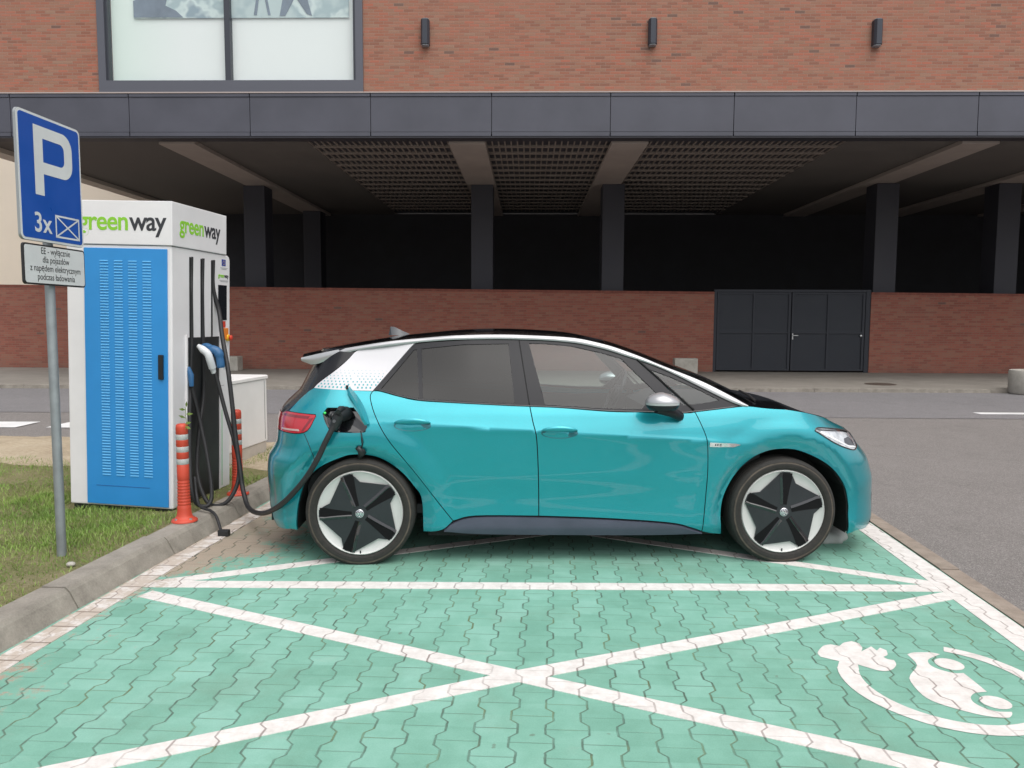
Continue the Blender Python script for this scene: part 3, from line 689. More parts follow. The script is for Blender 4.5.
o = MB().tube(spline(rel([(-2.862,6.13,1.352),(-2.815,6.13,1.372),(-2.765,6.12,1.350),(-2.715,6.12,1.325),(-2.700,6.12,1.26),(-2.694,6.12,1.20)], cb), 5), [.024]*2+[.030]*8+[.038]*8+[.032]*7+[.026], 14).build('connector_body', CBL, cb); autosmooth(o, 60)
sp_ = spline(rel([(-2.852,6.06,1.382),(-2.812,6.055,1.352),(-2.775,6.06,1.318),(-2.762,6.07,1.27),(-2.756,6.10,1.20)], cb), 5)
autosmooth(MB().tube(sp_, [.016+.014*min(1, i/5) for i in range(len(sp_))], 14).build('connector_grip', CWH, cb), 60)
autosmooth(MB().tube(rel([(-2.76,6.10,1.215),(-2.752,6.12,1.16)], cb), [.024,.022], 12).build('cable_collar', CWH, cb), 60)
cc = empty('charging_cable', (-2.75, 5.9, .1), (0,0,0), 'parked cable nearest the front bollard, its blue connector in the left slot', 'cable', 'cables of the charging station')
thr = [(-2.885,6.06,2.09),(-2.897,6.06,1.8),(-2.90,6.05,1.4),(-2.905,6.02,1.1),(-2.885,5.95,.8),(-2.855,5.87,.5),(-2.815,5.80,.28),(-2.775,5.80,.15),(-2.70,5.84,.135),(-2.70,5.90,.24),(-2.76,5.97,.5),(-2.84,6.02,.8),(-2.882,6.0,1.05)]
hose('hose', rel(thr, cc), .0155, RUB, cc)
autosmooth(MB().tube(rel([(-2.905,5.985,1.21),(-2.880,5.98,1.15),(-2.880,5.985,1.06)], cc), [.018,.024,.018], 12).build('connector_body', CBL, cc), 60)
cd = empty('charging_cable', (-2.62, 5.6, .02), (0,0,0), 'thin black cable end lying over the kerb behind the front bollard', 'cable', 'cables of the charging station')
hose('hose', rel([(-2.80,5.83,.36),(-2.765,5.78,.22),(-2.70,5.70,.155),(-2.60,5.65,.138),(-2.535,5.60,.11),(-2.485,5.55,.04),(-2.46,5.51,.018),(-2.44,5.47,.018)], cd), .011, RUB, cd)
fixn(MB().box(-2.45+2.62, -2.37+2.62, 5.425-5.6, 5.475-5.6, -.018, .028, b=.008).build('plug', BK, cd))

# ------------------------------------------------------------------ bollards
ORR = simple('bollard_orange', (.56,.068,.036), .5, 0, .1, 6.); REF = simple('reflective_band', (.44,.46,.45), .35, 0, .08, 30.)
def bollard(x, y, label, rz):
    e_ = empty('bollard', (x, y, .118), (0, 0, rz), label, 'bollard', 'orange flexible bollards on the kerb'); e_.scale = (.95, .95, .94)
    prof = [(0,0.765),(.030,.765),(.041,.757),(.044,.74)]
    z = .735
    for k in range(3):
        prof += [(.0445, z), (.0445, z-.048), (.0425, z-.051), (.0425, z-.093), (.0445, z-.096)]; z -= .096
    prof += [(.0445, .36)]
    for k in range(9): zz = .33-k*.024; prof += [(.0445+.0006*k, zz), (.041+.0006*k, zz-.006), (.041+.0006*k, zz-.010), (.0445+.0006*k, zz-.016)]
    prof += [(.050,.09),(.056,.05),(.066,.026),(.082,.020),(.094,.012),(.096,.0)]
    autosmooth(MB().lathe(prof, seg=36).build('post', ORR, e_), 50)
    for k in range(3):
        z = .735-.096*k; MB().lathe([(.0432, z-.0505), (.0448, z-.053), (.0448, z-.091), (.0432, z-.0935)], seg=36).build('reflective_band', REF, e_, True)
    for k in range(4):
        a_ = pi/4+pi/2*k; MB().lathe([(0,.034),(.010,.034),(.012,.020)], (.074*cos(a_), .074*sin(a_), -.004), seg=8).build('bolt', ST, e_)
    return e_
bollard(-2.69, 5.42, 'orange bollard in front of the station, with a green sprig by its top', .3)
bollard(-2.655, 6.30, 'orange bollard half hidden behind the hanging charging hoses', .9)
mb = MB(); LEAF = simple('leaf_green', (.16,.24,.05), .6, 0, .25, 20.)
mb.tube([(0,0,0),(.010,.004,.06),(.006,0,.12),(.012,-.01,.17)], .002, 5)
for (x, z, a_, l) in ((.0,.05,.3,.06),(.008,.09,2.6,.055),(.006,.12,.1,.07),(.01,.15,2.9,.05),(.012,.17,1.3,.05),(.004,.03,-.4,.05),(.004,.02,3.3,.04)):
    d = Vector((cos(a_), -.3, sin(a_)*.8)).normalized(); n_ = Vector((-sin(a_), .2, cos(a_))).normalized()*.011; c0 = Vector((x, 0, z))
    mb.add([c0, c0+d*l*.5+n_, c0+d*l, c0+d*l*.5-n_], [(0,1,2,3)])
o = mb.build('weed_sprig', LEAF); o.location = (-2.655, 5.40, .79)
tag(o, 'small green sprig of leaves caught at the top of the front bollard', 'plant')

# ------------------------------------------------------------------ utility cabinet
uc = empty('utility_cabinet', (-3.52, 7.92, .06), (0, 0, radians(-4)), 'plain off white utility cabinet behind the charging station', 'cabinet')
UW = simple('cabinet_white', (.76,.74,.73), .6, 0, .05, 2.5)
fixn(MB().box(-.42, .22, -.68, .68, .15, .86, b=.012).build('cabinet_body', UW, uc))
fixn(MB().prism([(-.43,.865),(.232,.865),(.232,.895),(.215,.905),(-.42,.905),(-.43,.895)], -.69, .69).build('lid', UW, uc))
fixn(MB().box(-.40, .21, -.66, .66, -.05, .148).build('plinth', simple('cabinet_plinth', (.50,.45,.40), .8, 0, .15, 4.), uc))
MB().box(.2205, .2225, -.62, -.615, .18, .84).build('door_seam', DGR, uc); MB().box(.2205, .2225, .615, .62, .18, .84).build('door_seam', DGR, uc)

# ------------------------------------------------------------------ parking sign
sg = empty('parking_sign', (-3.135, 4.675, .09), (0,0,0), 'blue and white P parking sign over a small white text plate on a grey post', 'road sign')
GAL = simple('galvanised_steel', (.27,.295,.31), .5, .4, .12, 12.)
autosmooth(MB().lathe([(0,2.60),(.022,2.60),(.028,2.585),(.028,-.1)], seg=24).build('post', GAL, sg), 50)
SBL = simple('sign_blue', (.012,.085,.40), .35, 0, .05, 3., coat=.2); SWH = simple('sign_white', (.66,.68,.69), .4, 0, .05, 4.)
SGB = simple('sign_back', (.36,.38,.40), .5, .5); SBK = simple('sign_black', (.02,.02,.022), .5)
X0 = .052                          # plate front, local x
yl, yr_, zb, zt_ = -.312, .288, 1.967, 2.72
def rrect(y0, y1, z0, z1, r): return rr(y0, y1, z0, z1, r, (0,1,2,3))
fixn(MB().prism(rrect(yl, yr_, zb, zt_, .035), X0-.018, X0-.002, axis='x').build('sign_plate', SGB, sg))
fixn(MB().prism(rrect(yl+.002, yr_-.002, zb+.002, zt_-.002, .034), X0-.002, X0-.0005, axis='x').build('sign_border', SWH, sg))
fixn(MB().prism(rrect(yl+.016, yr_-.016, zb+.016, zt_-.016, .024), X0-.0005, X0+.0008, axis='x').build('sign_face', SBL, sg))
# the P: stem and bowl as one outline with a hole
def ring_mesh(outer, inner, x0, x1, name, m):
    n_ = len(outer); vs = [Vector(p) for p in outer+inner]; ed = [(i, (i+1) % n_) for i in range(n_)]+[(n_+i, n_+(i+1) % len(inner)) for i in range(len(inner))]
    r = delaunay_2d_cdt(vs, ed, [], 0, 1e-6); V = [tuple(p) for p in r[0]]; F = []
    for f in r[2]:
        c_ = (sum(V[i][0] for i in f)/len(f), sum(V[i][1] for i in f)/len(f))
        if inpoly(*c_, outer) and not inpoly(*c_, inner): F.append(tuple(f))
    return fixn(mesh(name, [(x1, y, z) for y, z in V], F, m, sg))
py0, pz0, pz1 = -.170, 2.245, 2.655; bz = 2.40
def arc2(cy, cz, r, a0, a1, n=10): return [(cy+r*cos(radians(a0+(a1-a0)*k/n)), cz+r*sin(radians(a0+(a1-a0)*k/n))) for k in range(n+1)]
outer = [(py0, pz0), (py0+.082, pz0), (py0+.082, 2.375)]+arc2(.055+.045, 2.375+.095, .095, -90, 0)+arc2(.055+.045, pz1-.095, .095, 0, 90)+[(py0, pz1)]
inner = [(py0+.082, 2.445)]+arc2(.075, 2.445+.04, .040, -90, 0)+arc2(.075, pz1-.07-.04, .040, 0, 90)+[(py0+.082, pz1-.07)]
ring_mesh(outer, inner, X0+.0008, X0+.0018, 'letter_p', SWH)
text_mesh('lettering', '3x', .165, SWH, sg, frame((X0+.0016, -.115, 2.075), (0,1,0), (0,0,1)), off=.002, sx=.95, spacing=1.05)
mb = MB()
def bar(y0, z0, y1, z1, w_, x=X0+.0014):
    d = Vector((y1-y0, z1-z0)).normalized(); n_ = Vector((-d.y, d.x))*w_/2
    mb.add([(x, y0-n_.x, z0-n_.y), (x, y1-n_.x, z1-n_.y), (x, y1+n_.x, z1+n_.y), (x, y0+n_.x, z0+n_.y)], [(0,1,2,3)])
ya, yb, za, zb_ = .008, .238, 2.012, 2.140
bar(ya-.006, za, yb+.006, za, .011); bar(ya-.006, zb_, yb+.006, zb_, .011); bar(ya, za, ya, zb_, .012, X0+.0018); bar(yb, za, yb, zb_, .012, X0+.0018); bar(ya, za, yb, zb_, .010, X0+.0021); bar(ya, zb_, yb, za, .010, X0+.0024)
fixn(mb.build('space_symbol', SWH, sg))
zl, zh = 1.708, 1.950
fixn(MB().prism(rrect(yl+.012, yr_+.002, zl, zh, .022), X0-.016, X0-.002, axis='x').build('text_plate', SBK, sg))
fixn(MB().prism(rrect(yl+.022, yr_-.008, zl+.010, zh-.010, .016), X0-.002, X0+.0005, axis='x').build('plate_face', SWH, sg))
for k, s_ in enumerate(('EE - wyłącznie', 'dla pojazdów', 'z napędem elektrycznym', 'podczas ładowania')):
    text_mesh('lettering', s_, .056, SBK, sg, frame((X0+.0012, (yl+yr_)/2+.006, zh-.038-k*.052), (0,1,0), (0,0,1)), ext=.0003, sx=.86)
for z in (2.60, 2.06, 1.83):
    mb = MB(); mb.lathe([(.0285, z-.015), (.033, z-.015), (.033, z+.015), (.0285, z+.015)], seg=20); mb.box(.02, X0-.018, -.02, .02, z-.012, z+.012); autosmooth(mb.build('clamp', ST, sg), 40)

# ------------------------------------------------------------------ loose bits
mb = MB(); rs = random.Random(5)
bm = bmesh.new(); bmesh.ops.create_icosphere(bm, subdivisions=3, radius=1)
for v in bm.verts: v.co = Vector((v.co.x*.15*(1+.1*sin(9*v.co.y)), v.co.y*.11*(1+.12*sin(7*v.co.x+1)), max(-.02, v.co.z*.075*(1+.15*sin(5*v.co.x+3*v.co.y)))))
me = bpy.data.meshes.new('pale_stone'); bm.to_mesh(me); bm.free(); me.materials.append(simple('stone_grey', (.42,.43,.42), .7, 0, .15, 14., .5))
for p in me.polygons: p.use_smooth = True
o = bpy.data.objects.new('pale_stone', me); link(o); o.location = (2.03, 5.66, .018); o.rotation_euler = (0,0,.5)
tag(o, 'smooth pale grey stone lying on the green paving behind the front tyre', 'stone')
for x, y, s_, lab in ((-2.93,4.45,.022,'small pale pebble in the grass near the kerb below the sign'),):
    bm = bmesh.new(); bmesh.ops.create_icosphere(bm, subdivisions=2, radius=s_)
    for v in bm.verts: v.co.z *= .7; v.co.x *= 1.3
    me = bpy.data.meshes.new('pebble'); bm.to_mesh(me); bm.free(); me.materials.append(PC)
    o = bpy.data.objects.new('pebble', me); link(o); o.location = (x, y, .10); tag(o, lab, 'stone')
# ------------------------------------------------------------------ the car: body surface
def interp(t,P):
    # monotone cubic (PCHIP-like) interpolation through points P [(t,v)]
    n=len(P)
    if t<=P[0][0]: 
        return P[0][1]
    if t>=P[-1][0]: return P[-1][1]
    d=[(P[i+1][1]-P[i][1])/(P[i+1][0]-P[i][0]) for i in range(n-1)]
    i=0
    while t>P[i+1][0]: i+=1
    def m(j):
        if j==0: return d[0]
        if j==n-1: return d[-1]
        if d[j-1]*d[j]<=0: return 0.
        return 2*d[j-1]*d[j]/(d[j-1]+d[j])
    h=P[i+1][0]-P[i][0]; s=(t-P[i][0])/h
    return (P[i][1]*(1+2*s)*(1-s)**2 + m(i)*h*s*(1-s)**2 + P[i+1][1]*s*s*(3-2*s) + m(i+1)*h*s*s*(s-1))
BASE=[(.10,.80),(.18,.855),(.25,.882),(.32,.884),(.42,.885),(.60,.897),(.75,.900),(.86,.893),(.95,.872),(1.03,.840),(1.12,.800),(1.25,.738),(1.38,.675),(1.48,.628),(1.56,.585),(1.65,.53)]
ARX=(-1.385,1.385); ARZ=.345; ARR=.405
XCF,XCR=1.35,-1.45
NF,NR=2.8,3.0
KQ=0.9
XF=[(.12,2.17),(.16,2.205),(.2,2.212),(.32,2.21),(.4,2.206),(.5,2.199),(.56,2.18),(.64,2.15),(.68,2.12),(.72,2.084),(.76,2.045),(.80,2.012),(.82,1.996),(.84,1.969),(.86,1.94),(.88,1.897),(.90,1.854),(.94,1.80),(1.0,1.72),(1.2,1.58)]
XR=[(.12,-2.03),(.16,-2.058),(.2,-2.081),(.25,-2.096),(.32,-2.104),(.5,-2.112),(.6,-2.107),(.66,-2.094),(.70,-2.066),(.76,-2.038),(.82,-2.031),(.92,-2.022),(.98,-2.0),(1.04,-1.944),(1.1,-1.88),(1.16,-1.849),(1.22,-1.82),(1.28,-1.787),(1.34,-1.754),(1.5,-1.67)]
CREASE=[(-1.2,.915),(1.0,.80)]
def zc(x): return .915+(x+1.2)/2.2*(.80-.915)
def sm(t): t=max(0,min(1,t)); return t*t*(3-2*t)
def w(x,z):
    v=interp(z,BASE)
    dz=abs(z-zc(x)); f=sm((x+1.45)/.5)*sm((1.25-x)/.4)
    v+=.020*exp(-dz/.07)*f
    if x<-.6: v-=.075*sm((z-1.0)/.32)*sm((-x-.65)/.85)
    # wider shoulders over the wheels, flare lip around arch
    for a in ARX:
        r=hypot(x-a,z-ARZ)
        if r<.62:
            v+=.012*sm((.62-r)/.12)
    for cx,rx,rz in ((-1.435,.452,.387),(1.398,.441,.42)):
        rho=hypot((x-cx)/rx,(z-.33)/rz)
        if rho<1.18: v-=.042*min(1.,(1.18-rho)/.18)
    return v
def SP(q,z):
    """chart -> (x, halfwidth, z)"""
    if XCR<=q<=XCF: return (q,w(q,z),z)
    if q>XCF:
        ph=pi/2-(q-XCF)/KQ; a=interp(z,XF)-XCF; n=NF
        ph=max(0,ph); r=(cos(ph)**n+sin(ph)**n)**(-1/n); x=XCF+a*r*cos(ph)
        return (x,w(min(x,1.9),z)*r*sin(ph),z)
    ph=pi/2-(XCR-q)/KQ; a=XCR-interp(z,XR); n=NR
    ph=max(0,ph); r=(cos(ph)**n+sin(ph)**n)**(-1/n); x=XCR-a*r*cos(ph)
    return (x,w(max(x,-1.9),z)*r*sin(ph),z)
QF=XCF+KQ*pi/2; QR=XCR-KQ*pi/2
CH={
 'front_door':[(-0.293,1.023),(-0.274,0.925),(-0.25,0.812),(-0.236,0.551),(-0.232,0.313),(0.214,0.295),(0.623,0.264),(0.769,0.228),(0.836,0.203),(0.854,0.523),(0.856,0.681),(0.842,0.819),(0.803,0.927),(0.775,0.987),(0.71,0.981),(0.457,0.987),(0.224,0.99),(-0.098,1.014)],
 'rear_door':[(-0.293,1.023),(-0.404,1.026),(-0.725,1.041),(-0.995,1.056),(-1.127,1.08),(-1.261,1.113),(-1.306,1.113),(-1.317,1.071),(-1.275,0.956),(-1.193,0.814),(-1.05,0.633),(-0.785,0.283),(-0.637,0.315),(-0.232,0.313),(-0.236,0.551),(-0.25,0.812),(-0.274,0.925)],
 'tail_light':[(-2.097,0.975),(-1.779,0.968),(-1.779,0.944),(-1.875,0.852),(-2.2,0.842),(-2.6,0.842),(-2.6,0.955),(-2.25,0.958)],
 'rear_body':[(-1.306,1.113),(-1.317,1.071),(-1.275,0.956),(-1.193,0.814),(-1.05,0.633),(-0.785,0.283),(-0.856,0.224),(-0.978,0.206),(-0.988,0.417),(-1.03,0.497),(-1.122,0.606),(-1.248,0.69),(-1.377,0.713),(-1.511,0.696),(-1.699,0.63),(-1.822,0.53),(-1.893,0.382),(-1.937,0.198),(-2.0,0.2),(-2.2,0.185),(-2.8637,0.185),(-2.8637,0.955),(-2.6,0.955),(-2.6,0.842),(-2.2,0.842),(-1.875,0.852),(-1.779,0.944),(-1.779,0.968),(-2.097,0.975),(-1.965,1.126)],
 'port_hole':[(-1.711,0.974),(-1.681,1.012),(-1.417,1.013),(-1.332,0.908),(-1.332,0.88),(-1.36,0.859),(-1.586,0.865),(-1.652,0.899)],
 'white_pillar':[(-1.965,1.126),(-1.879,1.176),(-1.453,1.351),(-1.42,1.397),(-1.08,1.438),(-1.026,1.425),(-1.078,1.386),(-1.306,1.113)],
 'tailgate':[(-1.44,1.39),(-1.457,1.351),(-1.879,1.176),(-2.097,0.975),(-2.25,0.958),(-2.6,0.955),(-2.8637,0.955),(-2.8637,1.37),(-2.4,1.37)],
 'window_surround':[(-1.306,1.113),(-1.078,1.386),(-1.042,1.415),(-0.939,1.426),(-0.73,1.44),(-0.422,1.458),(-0.083,1.449),(-0.01,1.443),(0.199,1.401),(0.362,1.353),(0.502,1.308),(0.643,1.247),(0.841,1.149),(1.036,1.052),(1.086,1.022),(0.775,0.987),(0.71,0.981),(0.457,0.987),(0.224,0.99),(-0.098,1.014),(-0.293,1.023),(-0.404,1.026),(-0.725,1.041),(-0.995,1.056),(-1.127,1.08),(-1.261,1.113)],
 'rear_quarter_window':[(-1.253,1.13),(-1.052,1.376),(-1.031,1.378),(-1.006,1.07),(-1.127,1.093)],
 'rear_window':[(-1.002,1.383),(-0.73,1.412),(-0.425,1.419),(-0.389,1.039),(-0.725,1.054),(-0.98,1.067)],
 'front_window':[(-0.29,1.421),(-0.183,1.42),(-0.011,1.405),(0.196,1.36),(0.317,1.325),(0.537,1.102),(0.426,1.005),(0.225,1.008),(-0.192,1.032)],
 'front_quarter_window':[(0.49,1.26),(0.639,1.206),(0.834,1.118),(0.944,1.061),(0.826,1.041),(0.704,1.028)],
 'front_body':[(0.775,0.987),(0.803,0.927),(0.842,0.819),(0.856,0.681),(0.854,0.523),(0.836,0.203),(0.977,0.173),(0.963,0.315),(0.979,0.434),(1.036,0.562),(1.112,0.656),(1.213,0.72),(1.328,0.746),(1.484,0.736),(1.64,0.675),(1.749,0.589),(1.82,0.476),(1.848,0.366),(1.85,0.271),(1.866,0.149),(1.95,0.17),(2.1,0.16),(2.7637,0.16),(2.7637,0.81),(2.45,0.818),(2.22,0.846),(2.12,0.873),(2.041,0.921),(1.771,0.972),(1.515,0.996),(1.275,1.008),(1.135,1.022),(1.073,1.02)],
 'headlight':[(1.665,0.867),(1.732,0.884),(1.94,0.865),(2.10,0.838),(2.19,0.805),(2.16,0.76),(2.031,0.721),(1.942,0.731),(1.798,0.786)],
 'sill':[(-0.843,0.217),(-0.779,0.269),(-0.637,0.305),(-0.237,0.303),(0.211,0.285),(0.623,0.254),(0.764,0.217),(0.839,0.192),(0.499,0.183),(-0.091,0.187),(-0.611,0.197)],
 'hoodE':[(1.135,1.022),(1.275,1.008),(1.515,0.996),(1.771,0.972),(2.041,0.921),(2.12,0.873),(2.22,0.846),(2.45,0.818),(2.7637,0.81)],
 'railTop':[(-1.014,1.448),(-0.747,1.469),(-0.482,1.475),(-0.215,1.468),(-0.009,1.456),(0.2,1.416),(0.404,1.35),(0.605,1.27),(0.844,1.174),(1.038,1.075),(1.135,1.022)],
 'railLow':[(-1.013,1.422),(-0.747,1.441),(-0.482,1.446),(-0.216,1.44),(-0.01,1.425),(0.198,1.385),(0.361,1.335),(0.5,1.29),(0.641,1.232),(0.839,1.134),(1.034,1.041),(1.106,1.017)],
 'crease':[(-1.195,0.928),(-0.929,0.92),(-0.255,0.88),(0.013,0.864),(0.41,0.84),(0.797,0.816)],
 'mirrorbase':[(0.549,0.999)],
 'badge':[(0.849,0.798),(1.031,0.787),(1.057,0.78),(1.012,0.764),(0.851,0.767)],
 'handleF':[(-0.223,0.877),(-0.109,0.864),(0.013,0.858)],
 'handleR':[(-1.15,0.919),(-1.042,0.914),(-0.928,0.908)],
 'portcenter':[(-1.529,0.943)],
 'flap':[(-1.494,1.137),(-1.322,0.913)],
}
def SN(q, z):
    """outward unit normal of the near side (halfwidth axis pointing out)"""
    h = .004
    a_ = Vector(SP(min(q+h, QF-1e-4), z)); b_ = Vector(SP(max(q-h, QR+1e-4), z)); c_ = Vector(SP(q, z+h)); d_ = Vector(SP(q, z-h))
    n = (a_-b_).cross(c_-d_)
    # coordinates are (x, halfwidth, z): make it point to +halfwidth / away from the middle
    n = -n
    if n.length < 1e-9: return Vector((0, 1, 0))
    return n.normalized()
def resample(poly, step, closed=True):
    out = []; n = len(poly)
    for i in range(n if closed else n-1):
        p, q = poly[i], poly[(i+1) % n]; L_ = hypot(q[0]-p[0], q[1]-p[1]); k = max(1, int(L_/step+.5))
        for j in range(k): t = j/k; out.append((p[0]+(q[0]-p[0])*t, p[1]+(q[1]-p[1])*t))
    if not closed: out.append(poly[-1])
    return out
def smoothpoly(poly, keep=50):
    """round a coarse outline: Catmull-Rom except at sharp corners"""
    n = len(poly); out = []
    def corner(i):
        a_, b_, c_ = (Vector(poly[(i+k) % n]) for k in (-1, 0, 1)); u = b_-a_; v = c_-b_
        return u.length < 1e-6 or v.length < 1e-6 or abs(u.angle(v)) > radians(keep)
    C = [corner(i) for i in range(n)]
    for i in range(n):
        p0, p1, p2, p3 = (Vector(poly[(i+k) % n]) for k in (-1, 0, 1, 2))
        if C[i]: p0 = p1*2-p2
        if C[(i+1) % n]: p3 = p2*2-p1
        for k in range(5):
            t = k/5; out.append(tuple(.5*((2*p1)+(p2-p0)*t+(2*p0-5*p1+4*p2-p3)*t*t+(3*p1-p0-3*p2+p3)*t**3)))
    return out
def offset_poly(poly, d):
    """move an outline inward by d"""
    n = len(poly); A_ = sum(poly[i][0]*poly[(i+1) % n][1]-poly[(i+1) % n][0]*poly[i][1] for i in range(n)); s = 1 if A_ > 0 else -1; out = []
    for i in range(n):
        a_, b_, c_ = (Vector(poly[(i+k) % n]) for k in (-1, 0, 1)); u = (b_-a_); v = (c_-b_)
        if u.length < 1e-7 or v.length < 1e-7: out.append(poly[i]); continue
        u.normalize(); v.normalize(); n1 = Vector((-u.y, u.x)); n2 = Vector((-v.y, v.x)); m = n1+n2
        if m.length < .2: out.append(poly[i]); continue
        m = m/m.length; k = min(2.2, 1/max(.3, m.dot(n1))); out.append((b_.x+m.x*d*s*k, b_.y+m.y*d*s*k))
    return out
def panel_data(outer, holes=(), gap=.0028, grid=.028, off=0., rim=.012, smooth=True, hgap=0., extra=(), pin=()):
    def prep(p, g):
        if smooth: p = smoothpoly(p)
        if g: p = offset_poly(p, g)
        p = [(max(QR, min(QF, a_)), b_) for a_, b_ in p]
        # keep the centre line edges on the centre line
        p = [((QF if a_ > QF-.03 else (QR if a_ < QR+.03 else a_)), b_) for a_, b_ in p]
        return resample([v for i, v in enumerate(p) if hypot(v[0]-p[i-1][0], v[1]-p[i-1][1]) > .002], grid*.8)
    O_ = prep(outer, gap); H_ = [prep(h, -hgap) for h in holes]
    vs = []; ed = []
    for loop in [O_]+H_:
        k0 = len(vs); vs += loop; ed += [(k0+i, k0+(i+1) % len(loop)) for i in range(len(loop))]
    for line in extra:
        L_ = [p for p in resample(line, grid*.8, False) if inpoly(p[0], p[1], offset_poly(O_, .01))]
        k0 = len(vs); vs += L_; ed += [(k0+i, k0+i+1) for i in range(len(L_)-1)]
    nb_ = len(vs)
    x0_, x1_ = min(p[0] for p in O_), max(p[0] for p in O_); z0_, z1_ = min(p[1] for p in O_), max(p[1] for p in O_)
    cells = {}
    for p in vs: cells.setdefault((int(p[0]/grid), int(p[1]/grid)), []).append(p)
    z = z0_+grid*.5; r_ = 0
    while z < z1_:
        x = x0_+(grid*.5 if r_ % 2 else 0)
        while x < x1_:
            if inpoly(x, z, O_) and not any(inpoly(x, z, h) for h in H_):
                cx_, cz_ = int(x/grid), int(z/grid)
                if all(hypot(x-p[0], z-p[1]) > grid*.55 for i in (-1,0,1) for j in (-1,0,1) for p in cells.get((cx_+i, cz_+j), ())): vs.append((x, z))
            x += grid
        z += grid*.87; r_ += 1
    r = delaunay_2d_cdt([Vector(p) for p in vs], ed, [], 0, 1e-6); V = [tuple(p) for p in r[0]]; F = []
    for f in r[2]:
        c0 = sum(V[i][0] for i in f)/3; c1 = sum(V[i][1] for i in f)/3
        if inpoly(c0, c1, O_) and not any(inpoly(c0, c1, h) for h in H_):
            a_, b_, c_ = (V[i] for i in f)
            ar = (b_[0]-a_[0])*(c_[1]-a_[1])-(b_[1]-a_[1])*(c_[0]-a_[0])
            if abs(ar) < 2e-8: continue
            if ar < 0: f = (f[0], f[2], f[1])
            F.append(tuple(f))
    used = sorted({i for f in F for i in f}); mp = {u: k for k, u in enumerate(used)}
    P3 = []; NN = []
    for u in used:
        q, z = V[u]; p = Vector(SP(q, z)); n = SN(q, z)
        if q > QF-.01 or q < QR+.01: n = Vector((1 if q > 0 else -1, 0, 0)); p.y = 0 if off == 0 else p.y
        o_ = off(q, z) if callable(off) else off
        P3.append(p+n*o_); NN.append(n)
    F = [tuple(mp[i] for i in f) for f in F]
    cnt = {}
    for f in F:
        for i in range(3):
            e_ = (f[i], f[(i+1) % 3]); cnt[e_] = cnt.get(e_, 0)+1
    B = [e_ for e_ in cnt if (e_[1], e_[0]) not in cnt]
    verts = [(p.x, -p.y, p.z) for p in P3]; faces = list(F)
    if rim:
        for a_, b_ in B:
            if P3[a_].y < 1e-4 and P3[b_].y < 1e-4: continue
            k = len(verts); pa, pb_ = P3[a_], P3[b_]; na, nb2 = pa-NN[a_]*rim, pb_-NN[b_]*rim
            verts += [(p.x, -p.y, p.z) for p in (pa, pb_, nb2, na)]; faces.append((k+1, k, k+3, k+2))
    NL = [(n.x, -n.y, n.z) for n in NN]+[(0, 0, 0)]*(len(verts)-len(NN))
    return verts, faces, NL
def setn(o, nl):
    o.data.normals_split_custom_set_from_vertices(nl); return o
def panel(name, outer, m, parent, holes=(), both='copy', tagl=None, **k):
    v, f, nl = panel_data(outer, holes, **k); ml = [(a_, -b_, c_) for a_, b_, c_ in nl]
    mv = [(a_, -b_, c_) for a_, b_, c_ in v]; mf = [tuple(reversed(q)) for q in f]
    if both == 'join':
        n = len(v); return setn(mesh(name, v+mv, f+[tuple(i+n for i in q) for q in mf], m, parent, True), nl+ml)
    o = setn(mesh(name, v, f, m, parent, True), nl)
    if both == 'near': return o
    o2 = setn(mesh(name, mv, mf, m, parent, True), ml)
    return o, o2

# ------------------------------------------------------------------ car materials
def carpaint():
    m = Mat('teal_paint', (.010,.285,.32), .27, .6, .5, 1., .03); m.b.inputs['Coat IOR'].default_value = 1.5; c = m.coord()
    fl_ = m.noise(c, 900., 2, .5); m.color(m.ramp(fl_, [(.3, (.006,.275,.335)), (.7, (.014,.375,.44))]))
    dust = m.noise(c, 3., 5, .6); z = m.xyz(c)[2]
    m.rough(dust.lin(.3, .7, .28, .40)+z.lin(.45, .18, 0, .12)); 
    return m.m
TEAL = carpaint()
GBLK = simple('gloss_black', (.012,.012,.015), .12, 0, 0, 1, 0, 1.)
TRIM = simple('window_trim_black', (.016,.016,.020), .35, spec=.3)
SILV = simple('silver_paint', (.46,.46,.475), .30, .55, 0, 1, 0, .8)
WHT = simple('white_decal', (.60,.59,.62), .35, 0, .02, 3, 0, .5)
SILL = simple('grey_sill', (.085,.09,.13), .45, .2, .1, 6.)
UNDER = simple('underbody_black', (.010,.010,.011), .8)
CABIN = simple('cabin_dark', (.035,.036,.04), .7); CAB2 = simple('seat_fabric', (.07,.07,.075), .85, 0, .1, 20.)
HEAD = simple('headliner', (.25,.25,.25), .9)
GLF = glass('front_side_glass', (.66,.75,.74), .062); GLR = glass('rear_tinted_glass', (.09,.085,.10), .048); GLW = glass('windscreen_glass', (.70,.75,.75), .07)
TYRE = Mat('tyre_rubber', (.018,.018,.018), .75); tc = TYRE.coord(); tx_, ty_, tz_ = TYRE.xyz(tc); tr_ = (tx_*tx_+tz_*tz_).pw(.5); tn = TYRE.noise(tc, 9., 5, .65)
scuff = ((tr_-.3225-(tn-.5)*.010).abs()).smooth(.0075, .001)*tn.lin(.3, .6, .2, 1.)
dustt = TYRE.noise(tc, 40., 4, .7)
TYRE.color(TYRE.mix(scuff*.7, TYRE.mix(dustt.lin(.35, .75, 0, .35), (.018,.017,.016), (.06,.05,.04)), (.17,.135,.105))); TYRE.bump(dustt, .3, .002)
RIMS = simple('rim_silver', (.60,.60,.59), .4, .1, .05, 6.); RIMB = simple('rim_black', (.026,.030,.034), .38, 0, .1, 6., 0, 0, .35)
GROO = simple('rim_recess', (.007,.007,.008), .7, spec=.15)
BADG = simple('chrome', (.75,.76,.78), .15, .9)

